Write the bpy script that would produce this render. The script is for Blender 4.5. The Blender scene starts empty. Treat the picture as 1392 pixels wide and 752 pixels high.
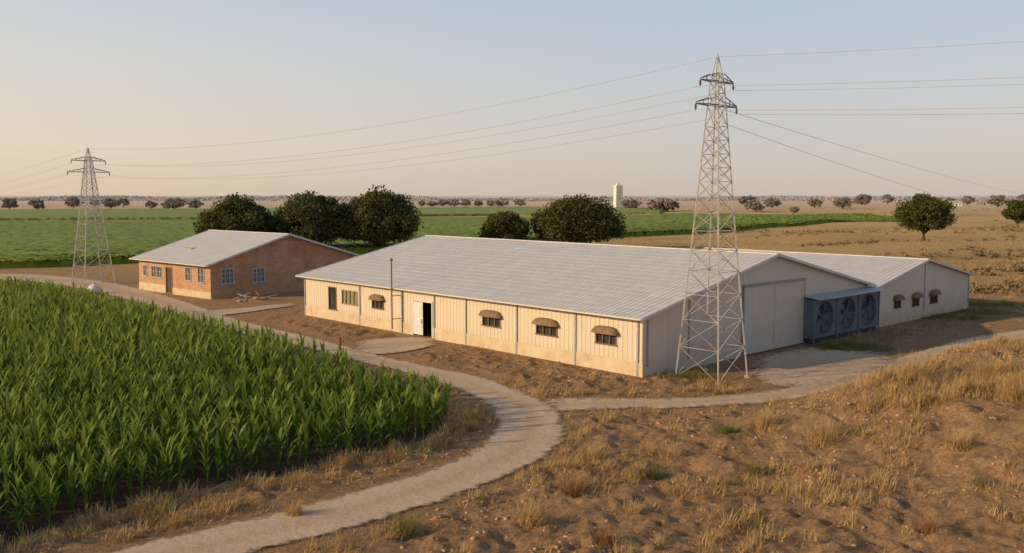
import bpy, bmesh, math, random
import numpy as np
from mathutils import Vector, Matrix
R = math.radians
rng = np.random.default_rng(7); random.seed(7)
scene = bpy.context.scene; COL = scene.collection
scene.view_settings.view_transform = 'Standard'
scene.view_settings.look = 'None'
scene.view_settings.exposure = 0

# ------------------------------------------------------------------ camera
H = 9.5; F = 1240.0; TH = math.atan(111 / F)
cam = bpy.data.cameras.new('camera'); co = bpy.data.objects.new('camera', cam); COL.objects.link(co)
co.location = (0, 0, H); co.rotation_euler = (math.pi / 2 - TH, 0, 0)
cam.sensor_width = 36; cam.lens = 36 * F / 1392; cam.clip_start = 0.5; cam.clip_end = 20000
scene.camera = co

# ------------------------------------------------------------------ light
SUN_EL = R(19); SAZ = (-0.955, -0.30)
n_ = math.hypot(*SAZ); sx, sy = SAZ[0] / n_, SAZ[1] / n_
S = Vector((sx * math.cos(SUN_EL), sy * math.cos(SUN_EL), math.sin(SUN_EL)))
sl = bpy.data.lights.new('sun', 'SUN'); so = bpy.data.objects.new('sun', sl); COL.objects.link(so)
sl.energy = 4.5; sl.angle = R(0.9); sl.color = (1.0, 0.71, 0.39)
so.rotation_euler = S.to_track_quat('Z', 'Y').to_euler(); so.location = (-30, -10, 40)

w = bpy.data.worlds.new('World'); scene.world = w; w.use_nodes = True
nt = w.node_tree; nt.nodes.clear()
out = nt.nodes.new('ShaderNodeOutputWorld')
bg = nt.nodes.new('ShaderNodeBackground'); bg.inputs['Strength'].default_value = 0.12
sk = nt.nodes.new('ShaderNodeTexSky'); sk.sky_type = 'NISHITA'; sk.sun_disc = False
sk.sun_elevation = SUN_EL; sk.sun_rotation = math.atan2(sx, sy); sk.air_density = 1.0; sk.dust_density = 1.0; sk.ozone_density = 2.0
nt.links.new(sk.outputs[0], bg.inputs['Color'])
tc = nt.nodes.new('ShaderNodeTexCoord')
sp = nt.nodes.new('ShaderNodeSeparateXYZ'); nt.links.new(tc.outputs['Generated'], sp.inputs[0])
def wramp(fac, stops):
    r = nt.nodes.new('ShaderNodeValToRGB'); el = r.color_ramp.elements
    el[0].position, el[0].color = stops[0][0], (*stops[0][1], 1); el[1].position, el[1].color = stops[-1][0], (*stops[-1][1], 1)
    for p, c in stops[1:-1]: el.new(p).color = (*c, 1)
    nt.links.new(fac, r.inputs[0]); return r
rp = wramp(sp.outputs['Z'], [(0, (.88,) * 3), (.3, (.72,) * 3), (1, (.3,) * 3)])
hz = wramp(sp.outputs['Z'], [(0, (.62, .53, .465)), (.04, (.64, .57, .515)), (.12, (.60, .61, .625)), (.22, (.53, .61, .72)), (.5, (.34, .41, .53)), (1, (.24, .31, .44))])
hl = wramp(sp.outputs['Z'], [(0, (.80, .61, .44)), (.05, (.88, .73, .56)), (.14, (.79, .745, .68)), (.24, (.62, .68, .74)), (.5, (.36, .43, .53)), (1, (.24, .31, .44))])
dt = nt.nodes.new('ShaderNodeVectorMath'); dt.operation = 'DOT_PRODUCT'; dt.inputs[1].default_value = (-1, 0.0, 0)
nt.links.new(tc.outputs['Generated'], dt.inputs[0])
mr = nt.nodes.new('ShaderNodeMapRange'); mr.interpolation_type = 'SMOOTHSTEP'; mr.inputs[1].default_value = -0.30; mr.inputs[2].default_value = 0.75
nt.links.new(dt.outputs['Value'], mr.inputs[0])
mc = nt.nodes.new('ShaderNodeMix'); mc.data_type = 'RGBA'
nt.links.new(mr.outputs[0], mc.inputs[0]); nt.links.new(hz.outputs[0], mc.inputs[6]); nt.links.new(hl.outputs[0], mc.inputs[7])
bg2 = nt.nodes.new('ShaderNodeBackground'); bg2.inputs['Strength'].default_value = 1.0
nt.links.new(mc.outputs[2], bg2.inputs['Color'])
mx = nt.nodes.new('ShaderNodeMixShader')
nt.links.new(rp.outputs[0], mx.inputs[0]); nt.links.new(bg.outputs[0], mx.inputs[1]); nt.links.new(bg2.outputs[0], mx.inputs[2])
nt.links.new(mx.outputs[0], out.inputs[0])

# ------------------------------------------------------------------ numeric helpers
def sstep(a, b, x):
    t = np.clip((np.asarray(x, float) - a) / (b - a), 0, 1); return t * t * (3 - 2 * t)
def hsh(ix, iy, s):
    v = np.sin(ix * 127.1 + iy * 311.7 + s * 74.7) * 43758.5453
    return v - np.floor(v)
def vn(x, y, s=0):
    x = np.asarray(x, float); y = np.asarray(y, float)
    ix = np.floor(x); iy = np.floor(y); fx = x - ix; fy = y - iy
    fx = fx * fx * (3 - 2 * fx); fy = fy * fy * (3 - 2 * fy)
    a = hsh(ix, iy, s); b = hsh(ix + 1, iy, s); c = hsh(ix, iy + 1, s); d = hsh(ix + 1, iy + 1, s)
    return (a * (1 - fx) + b * fx) * (1 - fy) + (c * (1 - fx) + d * fx) * fy
def fbm(x, y, s=0, o=4):
    t = 0; a = .5
    for k in range(o):
        t = t + a * (vn(x * 2 ** k, y * 2 ** k, s + k * 7) - .5); a *= .5
    return t
def hb(x, y):
    x = np.asarray(x, float); y = np.asarray(y, float)
    d = (x - 2) * .53 - (y - 36) * .848; al = (x - 2) * .848 + (y - 36) * .53
    m = 2.9 * sstep(.3, 7.5, d) * sstep(0, 20, al) * sstep(-14, 14, y)
    m = m + m * .6 * fbm(x * .16, y * .16, 3) + .9 * sstep(.5, 5, d) * np.maximum(fbm(x * .33, y * .33, 6, 3), -.1) * sstep(-8, 6, al)
    far = sstep(92, 150, y) * sstep(36, 75, x) * (1 - sstep(350, 800, y)) * (fbm(x * .016, y * .045, 11, 3) * 5.5 + .6)
    return m + far
def clod(x, y):
    return .48 * fbm(x * .8, y * .8, 21, 4) + .60 * np.maximum(fbm(x * 1.9, y * 1.9, 23, 3), 0) + .26 * fbm(x * 3.3, y * 3.3, 27, 2)
def ray(px, py):
    u = (px - 696) / F; v = (376 - py) / F; c, s = math.cos(TH), math.sin(TH)
    return np.array([u, c + v * s, -s + v * c])
def G(px, py):
    d = ray(px, py); z = 0.0
    for _ in range(10):
        t = (H - z) / -d[2]; x, y = d[0] * t, d[1] * t; z = .5 * z + .5 * float(hb(x, y))
    return np.array([x, y, float(hb(x, y))])
def at(px, py, Y):
    d = ray(px, py); t = Y / d[1]; return np.array([d[0] * t, Y, H + d[2] * t])
def inpoly(x, y, poly):
    x = np.asarray(x); y = np.asarray(y); r = np.zeros(x.shape, bool); n = len(poly); j = n - 1
    for i in range(n):
        xi, yi = poly[i][:2]; xj, yj = poly[j][:2]
        c = ((yi > y) != (yj > y)) & (x < (xj - xi) * (y - yi) / (yj - yi + 1e-12) + xi)
        r ^= c; j = i
    return r

# ------------------------------------------------------------------ materials
def nodes(name):
    m = bpy.data.materials.new(name); m.use_nodes = True
    t = m.node_tree; return m, t, t.nodes['Principled BSDF']
def N(t, ty, **k):
    n = t.nodes.new(ty)
    for a, b in k.items(): setattr(n, a, b)
    return n
def noise(t, vec, scale, detail=5, rough=.6):
    n = N(t, 'ShaderNodeTexNoise'); n.inputs['Scale'].default_value = scale; n.inputs['Detail'].default_value = detail
    n.inputs['Roughness'].default_value = rough; t.links.new(vec, n.inputs['Vector']); return n
def ramp(t, fac, stops):
    r = N(t, 'ShaderNodeValToRGB'); el = r.color_ramp.elements
    el[0].position, el[0].color = stops[0][0], (*stops[0][1], 1)
    el[1].position, el[1].color = stops[-1][0], (*stops[-1][1], 1)
    for p, c in stops[1:-1]:
        x = el.new(p); x.color = (*c, 1)
    t.links.new(fac, r.inputs[0]); return r
def mixc(t, fac, a, b, mode='MIX'):
    m = N(t, 'ShaderNodeMix', data_type='RGBA', blend_type=mode)
    for v, i in ((fac, 0), (a, 6), (b, 7)):
        if isinstance(v, (int, float)): m.inputs[i].default_value = v
        elif isinstance(v, tuple): m.inputs[i].default_value = (*v, 1)
        else: t.links.new(v, m.inputs[i])
    return m.outputs[2]
def math_(t, op, a, b):
    m = N(t, 'ShaderNodeMath', operation=op)
    for v, i in ((a, 0), (b, 1)):
        if isinstance(v, (int, float)): m.inputs[i].default_value = v
        else: t.links.new(v, m.inputs[i])
    return m.outputs[0]
def maprange(t, v, a, b, c=0.0, d=1.0):
    m = N(t, 'ShaderNodeMapRange'); t.links.new(v, m.inputs[0])
    for i, q in enumerate((a, b, c, d)): m.inputs[i + 1].default_value = q
    return m.outputs[0]
def bump(t, b, h, strength, dist=.05, prev=None):
    n = N(t, 'ShaderNodeBump'); n.inputs['Strength'].default_value = strength; n.inputs['Distance'].default_value = dist
    if prev: t.links.new(prev.outputs[0], n.inputs['Normal'])
    t.links.new(h, n.inputs['Height']); t.links.new(n.outputs[0], b.inputs['Normal']); return n
def simple(name, c1, c2, scale=2, rough=.75, bs=0, bscale=8, metal=0, world=False, spec=.3):
    m, t, b = nodes(name)
    v = N(t, 'ShaderNodeNewGeometry').outputs['Position'] if world else N(t, 'ShaderNodeTexCoord').outputs['Object']
    n = noise(t, v, scale); r = ramp(t, n.outputs[0], [(.3, c1), (.7, c2)])
    t.links.new(r.outputs[0], b.inputs['Base Color']); b.inputs['Roughness'].default_value = rough; b.inputs['Metallic'].default_value = metal
    b.inputs['Specular IOR Level'].default_value = spec
    if bs: bump(t, b, noise(t, v, bscale).outputs[0], bs)
    return m
def leafmat(name, dark, mid, light, scale=.9, trans=.25, haze=0.0, hc=(.34, .31, .29), tip=None):
    m, t, b = nodes(name)
    v = N(t, 'ShaderNodeNewGeometry').outputs['Position']
    n = noise(t, v, scale, 6, .7); r = ramp(t, n.outputs[0], [(.28, dark), (.5, mid), (.75, light)])
    col = r.outputs[0]
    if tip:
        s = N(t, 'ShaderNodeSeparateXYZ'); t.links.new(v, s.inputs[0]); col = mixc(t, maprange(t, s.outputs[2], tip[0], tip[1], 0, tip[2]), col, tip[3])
    if haze: col = mixc(t, haze, col, hc)  # aerial haze painted into the leaf colour, a set share per material
    t.links.new(col, b.inputs['Base Color']); b.inputs['Roughness'].default_value = .6; b.inputs['Specular IOR Level'].default_value = .15
    tr = N(t, 'ShaderNodeBsdfTranslucent'); t.links.new(col, tr.inputs[0])
    ms = N(t, 'ShaderNodeMixShader'); ms.inputs[0].default_value = trans
    t.links.new(b.outputs[0], ms.inputs[1]); t.links.new(tr.outputs[0], ms.inputs[2])
    t.links.new(ms.outputs[0], t.nodes['Material Output'].inputs[0]); return m

def mat_ground():
    m, t, b = nodes('dry_earth')
    v = N(t, 'ShaderNodeNewGeometry').outputs['Position']
    n1 = noise(t, v, .22, 6, .65); n2 = noise(t, v, 1.6, 8, .72); n3 = noise(t, v, 6, 7, .78)
    base = ramp(t, n1.outputs[0], [(.3, (.40, .225, .115)), (.5, (.53, .325, .17)), (.7, (.61, .415, .245))]).outputs[0]
    base = mixc(t, .55, base, ramp(t, n2.outputs[0], [(.32, (.22, .115, .062)), (.52, (.55, .335, .18)), (.70, (.73, .52, .32))]).outputs[0])
    base = mixc(t, .5, base, ramp(t, n3.outputs[0], [(.36, (.15, .08, .045)), (.5, (.52, .315, .165)), (.63, (.77, .545, .335))]).outputs[0])
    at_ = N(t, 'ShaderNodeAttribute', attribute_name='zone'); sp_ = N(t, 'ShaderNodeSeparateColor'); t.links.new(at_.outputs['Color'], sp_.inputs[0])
    mp = N(t, 'ShaderNodeMapping'); mp.inputs['Scale'].default_value = (.006, .022, 0); t.links.new(v, mp.inputs[0])
    ns = noise(t, mp.outputs[0], 1.0, 5, .6)
    far = ramp(t, ns.outputs[0], [(.32, (.36, .225, .09)), (.44, (.54, .35, .145)), (.50, (.66, .46, .21)), (.55, (.42, .29, .125)), (.60, (.62, .43, .20)), (.68, (.74, .56, .31))]).outputs[0]
    far = mixc(t, .45, far, ramp(t, n2.outputs[0], [(.3, (.26, .165, .065)), (.7, (.67, .48, .22))]).outputs[0])
    base = mixc(t, sp_.outputs[0], base, far)
    base = mixc(t, sp_.outputs[1], base, ramp(t, n2.outputs[0], [(.3, (.12, .13, .04)), (.7, (.30, .26, .10))]).outputs[0])
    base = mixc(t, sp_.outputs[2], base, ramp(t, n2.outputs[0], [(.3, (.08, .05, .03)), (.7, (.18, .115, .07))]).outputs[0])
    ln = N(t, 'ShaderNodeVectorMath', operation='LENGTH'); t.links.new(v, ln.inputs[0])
    base = mixc(t, maprange(t, ln.outputs['Value'], 350, 1600, 0, .92), base, (.70, .585, .51))  # distance haze painted into the earth colour, paler towards the horizon
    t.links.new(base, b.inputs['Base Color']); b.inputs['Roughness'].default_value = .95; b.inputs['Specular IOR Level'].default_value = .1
    p = bump(t, b, n2.outputs[0], 1.0, .50); bump(t, b, n3.outputs[0], 1.0, .22, p); return m
def mat_path():
    m, t, b = nodes('pale_track')
    v = N(t, 'ShaderNodeNewGeometry').outputs['Position']
    n1 = noise(t, v, .35, 6, .65); n2 = noise(t, v, 2.4, 8, .72); n3 = noise(t, v, 14, 4, .7)
    c = ramp(t, n1.outputs[0], [(.3, (.50, .37, .25)), (.55, (.60, .465, .33)), (.75, (.66, .53, .395))]).outputs[0]
    c = mixc(t, .42, c, ramp(t, n2.outputs[0], [(.3, (.38, .26, .16)), (.7, (.66, .52, .38))]).outputs[0])
    c = mixc(t, .25, c, ramp(t, n3.outputs[0], [(.3, (.27, .18, .11)), (.7, (.69, .555, .42))]).outputs[0])
    a = N(t, 'ShaderNodeAttribute', attribute_name='edge'); s = N(t, 'ShaderNodeSeparateColor'); t.links.new(a.outputs['Color'], s.inputs[0])
    c = mixc(t, math_(t, 'MULTIPLY', s.outputs[1], n2.outputs[0]), c, (.44, .28, .155))
    t.links.new(c, b.inputs['Base Color']); b.inputs['Roughness'].default_value = .95; b.inputs['Specular IOR Level'].default_value = .1
    bump(t, b, n2.outputs[0], .6, .10)
    f = math_(t, 'ADD', s.outputs[0], math_(t, 'MULTIPLY', math_(t, 'SUBTRACT', n2.outputs[0], .5), 2.0))
    tr = N(t, 'ShaderNodeBsdfTransparent'); ms = N(t, 'ShaderNodeMixShader')
    t.links.new(maprange(t, f, .25, .75), ms.inputs[0]); t.links.new(tr.outputs[0], ms.inputs[1]); t.links.new(b.outputs[0], ms.inputs[2])
    t.links.new(ms.outputs[0], t.nodes['Material Output'].inputs[0]); return m
def mat_roof(name, c1, c2, stain):
    m, t, b = nodes(name)
    tcn = N(t, 'ShaderNodeTexCoord'); v = tcn.outputs['Object']
    br = N(t, 'ShaderNodeTexBrick'); br.offset = .5
    br.inputs['Color1'].default_value = (*c1, 1); br.inputs['Color2'].default_value = (*c2, 1); br.inputs['Mortar'].default_value = (*[x * .86 for x in c1], 1)
    br.inputs['Scale'].default_value = 1; br.inputs['Brick Width'].default_value = .85; br.inputs['Row Height'].default_value = .70; br.inputs['Mortar Size'].default_value = .04
    br.inputs['Mortar Smooth'].default_value = .5; br.inputs['Bias'].default_value = 0
    t.links.new(v, br.inputs['Vector'])
    n1 = noise(t, v, .25, 6, .65); n2 = noise(t, v, 2.2, 6, .7)
    mp = N(t, 'ShaderNodeMapping'); mp.inputs['Scale'].default_value = (1.6, .12, 1); t.links.new(v, mp.inputs[0]); n4 = noise(t, mp.outputs[0], 1, 5, .7)
    c = mixc(t, maprange(t, n1.outputs[0], .35, .75, 0, .6), br.outputs[0], stain)
    c = mixc(t, .3, c, ramp(t, n2.outputs[0], [(.3, tuple(x * .70 for x in c1)), (.7, tuple(min(1, x * 1.2) for x in c1))]).outputs[0])
    c = mixc(t, .25, c, ramp(t, n4.outputs[0], [(.3, tuple(x * .72 for x in c1)), (.7, tuple(min(1, x * 1.15) for x in c1))]).outputs[0])
    t.links.new(c, b.inputs['Base Color']); b.inputs['Roughness'].default_value = .5; b.inputs['Specular IOR Level'].default_value = .4
    wv = N(t, 'ShaderNodeTexWave', wave_type='BANDS', bands_direction='X'); wv.inputs['Scale'].default_value = .8; t.links.new(v, wv.inputs['Vector'])
    bump(t, b, wv.outputs[1], .6, .06); return m
def mat_brick():
    m, t, b = nodes('red_brick')
    v = N(t, 'ShaderNodeTexCoord').outputs['Object']; s = N(t, 'ShaderNodeSeparateXYZ'); t.links.new(v, s.inputs[0])
    cb = N(t, 'ShaderNodeCombineXYZ'); t.links.new(math_(t, 'ADD', s.outputs[0], s.outputs[1]), cb.inputs[0]); t.links.new(s.outputs[2], cb.inputs[1])
    br = N(t, 'ShaderNodeTexBrick'); t.links.new(cb.outputs[0], br.inputs['Vector'])
    br.inputs['Color1'].default_value = (.46, .225, .12, 1); br.inputs['Color2'].default_value = (.29, .125, .068, 1); br.inputs['Mortar'].default_value = (.52, .39, .27, 1)
    br.inputs['Scale'].default_value = 1; br.inputs['Brick Width'].default_value = .46; br.inputs['Row Height'].default_value = .17; br.inputs['Mortar Size'].default_value = .02
    n1 = noise(t, v, .8, 7, .7); n2 = noise(t, v, .35, 5, .6)
    c = mixc(t, maprange(t, n1.outputs[0], .38, .72, 0, .6), br.outputs[0], (.54, .36, .22))
    c = mixc(t, maprange(t, n2.outputs[0], .45, .7, 0, .5), c, (.27, .14, .085))
    t.links.new(c, b.inputs['Base Color']); b.inputs['Roughness'].default_value = .9
    bump(t, b, br.outputs['Fac'], -.4, .03); return m
def mat_wall(name, c1, c2):
    m, t, b = nodes(name)
    v = N(t, 'ShaderNodeTexCoord').outputs['Object']
    mp = N(t, 'ShaderNodeMapping'); mp.inputs['Scale'].default_value = (2.2, 2.2, .25); t.links.new(v, mp.inputs[0])
    n1 = noise(t, mp.outputs[0], 1.0, 6, .7); n2 = noise(t, v, .4, 4)
    c = mixc(t, .5, ramp(t, n1.outputs[0], [(.3, c1), (.7, c2)]).outputs[0], ramp(t, n2.outputs[0], [(.3, c1), (.7, c2)]).outputs[0])
    c = mixc(t, maprange(t, n1.outputs[0], .52, .75, 0, .45), c, tuple(x * .6 for x in c1))
    s = N(t, 'ShaderNodeSeparateXYZ'); t.links.new(v, s.inputs[0])
    c = mixc(t, math_(t, 'MULTIPLY', maprange(t, s.outputs[2], 0, 1.1, .8, 0), n1.outputs[0]), c, (.40, .27, .16))
    t.links.new(c, b.inputs['Base Color']); b.inputs['Roughness'].default_value = .65; b.inputs['Specular IOR Level'].default_value = .25
    return m
M = dict(
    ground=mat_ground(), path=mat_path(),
    roof=mat_roof('grey_roof_sheets', (.53, .52, .505), (.62, .605, .585), (.47, .445, .42)),
    roof2=mat_roof('pale_house_roof', (.52, .51, .495), (.61, .595, .57), (.47, .44, .40)),
    lid=simple('pale_metal_lid', (.33, .35, .38), (.43, .44, .46), 1.5, .5),
    brick=mat_brick(), cream=mat_wall('cream_siding', (.57, .50, .38), (.67, .595, .465)),
    endw=mat_wall('beige_panels', (.58, .50, .41), (.68, .60, .50)),
    plinth=simple('pale_plinth', (.50, .39, .26), (.65, .54, .385), 1.2, .9, .3),
    post=simple('grey_posts', (.24, .24, .24), (.36, .36, .35), 3, .6),
    trim=simple('white_trim', (.54, .52, .49), (.64, .62, .59), 2, .5),
    frame=simple('brown_frame', (.14, .09, .05), (.23, .15, .09), 4, .6),
    wframe=simple('white_frame', (.36, .36, .37), (.48, .48, .48), 3, .5),
    glass=simple('dark_glass', (.025, .027, .03), (.06, .06, .06), 1.5, .12, spec=.6),
    bglass=simple('bluish_glass', (.10, .115, .135), (.18, .20, .22), 1.5, .15, spec=.6),
    shutter=simple('olive_shutter', (.20, .18, .11), (.30, .27, .17), 3, .7),
    awn=simple('brown_awning', (.15, .095, .055), (.27, .18, .105), 5, .8),
    patch=simple('roof_patch', (.40, .34, .26), (.50, .44, .35), 3, .7),
    door=simple('white_door', (.58, .58, .58), (.68, .68, .67), 2, .5),
    dark=simple('dark_wood', (.05, .035, .025), (.10, .07, .05), 4, .7),
    gate=simple('pale_gate', (.52, .46, .39), (.60, .54, .465), 1.0, .55),
    steel=simple('galvanised_steel', (.38, .365, .35), (.56, .545, .52), 1.5, .5),
    steel2=simple('weathered_steel', (.22, .18, .15), (.42, .38, .34), 1.1, .6),
    rust=simple('rusty_steel', (.16, .08, .045), (.34, .18, .10), 4, .85),
    plank=simple('grey_planks', (.24, .17, .11), (.42, .32, .23), 3, .85),
    arm=simple('dark_steel', (.12, .115, .11), (.24, .22, .20), 3, .6),
    wire=simple('wire_metal', (.34, .32, .31), (.44, .42, .40), 1, .5),
    insul=simple('brown_insulator', (.10, .05, .035), (.17, .09, .06), 5, .25, spec=.5),
    casing=simple('blue_grey_casing', (.10, .12, .155), (.16, .185, .225), 1.5, .6),
    fan=simple('grey_fan', (.12, .14, .175), (.18, .205, .245), 2, .6),
    fandark=simple('fan_cavity', (.03, .035, .042), (.06, .068, .078), 2, .7),
    white=simple('cream_plaster', (.62, .57, .50), (.74, .69, .61), .4, .8),
    slit=simple('shadowed_slit', (.30, .27, .24), (.38, .34, .30), .8, .8),
    sack=simple('white_sack', (.58, .57, .55), (.76, .75, .73), 3, .6),
    farroof=simple('far_roof', (.40, .32, .27), (.48, .40, .34), 1, .8),
    bark=simple('bark', (.07, .045, .03), (.15, .10, .065), 4, .95, .5),
    leaf=leafmat('dark_foliage', (.050, .058, .016), (.095, .10, .030), (.16, .15, .05), .8, .25),
    leaf_far=leafmat('far_hazed_foliage', (.07, .065, .03), (.10, .09, .045), (.14, .12, .06), .3, .1, .60, (.36, .335, .31)),  # greyed leaf colour stands in for haze over distant trees
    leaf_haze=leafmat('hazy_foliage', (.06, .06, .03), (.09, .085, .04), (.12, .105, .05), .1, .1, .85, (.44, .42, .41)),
    scrub=leafmat('brown_scrub', (.15, .11, .042), (.23, .165, .065), (.34, .245, .10), .3, .15, .1),
    corn=leafmat('corn_leaf', (.048, .097, .012), (.098, .172, .022), (.18, .25, .045), 1.6, .36, tip=(.8, 1.75, .6, (.31, .355, .07))),
    stalk=leafmat('corn_stalk', (.08, .13, .03), (.12, .18, .045), (.16, .22, .06), 2, .1),
    crop=leafmat('far_crop', (.13, .18, .014), (.19, .25, .022), (.27, .32, .04), .35, .1, .02),
    crop_far=leafmat('far_crop_pale', (.19, .23, .03), (.23, .275, .042), (.28, .32, .06), .05, .1, .08),
    dry=leafmat('dry_grass', (.36, .225, .082), (.55, .38, .165), (.71, .54, .275), 1.5, .3),
    rdry=leafmat('reddish_dry_grass', (.25, .13, .057), (.40, .22, .10), (.52, .32, .16), 1.5, .3),
    green=leafmat('weedy_grass', (.14, .15, .04), (.22, .21, .065), (.34, .30, .11), 1.5, .3),
    stone=simple('loose_clods', (.29, .16, .085), (.56, .36, .205), 2.5, .95, .5, world=True),
)

# ------------------------------------------------------------------ object helpers
def tag(o, label=None, cat=None, group=None, kind=None):
    if label: o['label'] = label
    if cat: o['category'] = cat
    if group: o['group'] = group
    if kind: o['kind'] = kind
    return o
def empty(name, loc, rz=0, **k):
    o = bpy.data.objects.new(name, None); COL.objects.link(o); o.location = loc; o.rotation_euler = (0, 0, rz); o.empty_display_size = .3
    return tag(o, **k)
def np_mesh(name, v, q, mat, smooth=False):
    v = np.asarray(v, np.float32).reshape(-1, 3); q = np.asarray(q, np.int32).reshape(-1, 4)
    me = bpy.data.meshes.new(name)
    me.vertices.add(len(v)); me.vertices.foreach_set('co', v.ravel())
    me.loops.add(q.size); me.loops.foreach_set('vertex_index', q.ravel())
    me.polygons.add(len(q)); me.polygons.foreach_set('loop_start', np.arange(0, q.size, 4, dtype=np.int32))
    if smooth: me.polygons.foreach_set('use_smooth', np.ones(len(q), bool))
    me.update(calc_edges=True); me.materials.append(mat); return me
def np_obj(name, v, q, mat, parent=None, smooth=False, **k):
    o = bpy.data.objects.new(name, np_mesh(name, v, q, mat, smooth)); COL.objects.link(o)
    if parent: o.parent = parent
    return tag(o, **k)
class MB:
    def __init__(s): s.v = []; s.f = []
    def add(s, vs, fs):
        n = len(s.v); s.v += [tuple(map(float, p)) for p in vs]; s.f += [tuple(i + n for i in f) for f in fs]
    def quad(s, *p): s.add(p, [tuple(range(len(p)))])
    def hexa(s, c): s.add(c, [(0, 1, 3, 2), (4, 6, 7, 5), (0, 4, 5, 1), (2, 3, 7, 6), (0, 2, 6, 4), (1, 5, 7, 3)])
    def box(s, x0, x1, y0, y1, z0, z1): s.hexa([(x, y, z) for x in (x0, x1) for y in (y0, y1) for z in (z0, z1)])
    def pbox(s, P, s0, s1, z0, z1, o0, o1): s.hexa([P(a, z, o) for a in (s0, s1) for z in (z0, z1) for o in (o0, o1)])
    def bar(s, p, q, w, h=None):
        h = h or w; p = Vector(p); q = Vector(q); d = (q - p).normalized()
        u = d.cross(Vector((0, 0, 1)))
        if u.length < 1e-3: u = Vector((1, 0, 0))
        u.normalize(); v = d.cross(u).normalized()
        s.hexa([e + u * a * w / 2 + v * b * h / 2 for e in (p, q) for a in (-1, 1) for b in (-1, 1)])
    def tube(s, pts, rads, n=8, cap=True):
        pts = [Vector(p) for p in pts]; vs = []; fs = []
        for i, p in enumerate(pts):
            d = (pts[min(i + 1, len(pts) - 1)] - pts[max(i - 1, 0)]).normalized()
            u = d.cross(Vector((0, 0, 1)))
            if u.length < 1e-2: u = d.cross(Vector((1, 0, 0)))
            u.normalize(); v = u.cross(d)
            r = rads[i] if hasattr(rads, '__len__') else rads
            vs += [p + (u * math.cos(2 * math.pi * k / n) + v * math.sin(2 * math.pi * k / n)) * r for k in range(n)]
        for i in range(len(pts) - 1):
            fs += [(i * n + k, i * n + (k + 1) % n, (i + 1) * n + (k + 1) % n, (i + 1) * n + k) for k in range(n)]
        if cap: fs += [tuple(range(n)), tuple(range((len(pts) - 1) * n, len(pts) * n))]
        s.add(vs, fs)
    def lathe(s, prof, n=16, T=lambda x, y, z: (x, y, z)):
        vs = [T(r * math.cos(2 * math.pi * k / n), r * math.sin(2 * math.pi * k / n), z) for r, z in prof for k in range(n)]
        fs = [(i * n + k, i * n + (k + 1) % n, (i + 1) * n + (k + 1) % n, (i + 1) * n + k) for i in range(len(prof) - 1) for k in range(n)]
        fs += [tuple(range(n)), tuple(range((len(prof) - 1) * n, len(prof) * n))]
        s.add(vs, fs)
    def build(s, name, mat, parent=None, smooth=False, **k):
        me = bpy.data.meshes.new(name); me.from_pydata(s.v, [], s.f); me.materials.append(mat)
        b = bmesh.new(); b.from_mesh(me); bmesh.ops.recalc_face_normals(b, faces=b.faces); b.to_mesh(me); b.free()
        if smooth: me.polygons.foreach_set('use_smooth', np.ones(len(me.polygons), bool))
        o = bpy.data.objects.new(name, me); COL.objects.link(o)
        if parent: o.parent = parent
        return tag(o, **k)

# ------------------------------------------------------------------ layout
EDGE = [(0, 738), (120, 703), (300, 660), (450, 632), (555, 606), (604, 584), (610, 570)]
CORN = [G(*p) for p in [(-260, 800), (-100, 765)] + EDGE + [(594, 555), (480, 522), (300, 468), (130, 420), (40, 404), (-120, 400), (-500, 405)]]
S0 = G(873, 513)[:2]; S1 = G(415, 428)[:2]; SL = float(np.linalg.norm(S0 - S1)); xa = (S0 - S1) / SL; SANG = math.atan2(xa[1], xa[0])
da = np.array([-xa[1], xa[0]])      # into the building
B0 = G(287, 407)[:2]; B1 = G(190, 393)[:2]; BL = float(np.linalg.norm(B0 - B1)); BANG = math.atan2(*((B0 - B1)[::-1]))
def local(o, ang, x, y):
    dx, dy = x - o[0], y - o[1]; c, s = math.cos(ang), math.sin(ang); return c * dx + s * dy, -s * dx + c * dy
def on_plane(o, ang, px, py, axis, off=0.0):
    d = ray(px, py); ox, oy = local(o, ang, 0, 0); c, s = math.cos(ang), math.sin(ang)
    dx, dy = c * d[0] + s * d[1], -s * d[0] + c * d[1]
    t = (off - (oy if axis == 'y' else ox)) / (dy if axis == 'y' else dx)
    return ((ox + t * dx) if axis == 'y' else (oy + t * dy)), H + t * d[2]

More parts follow.
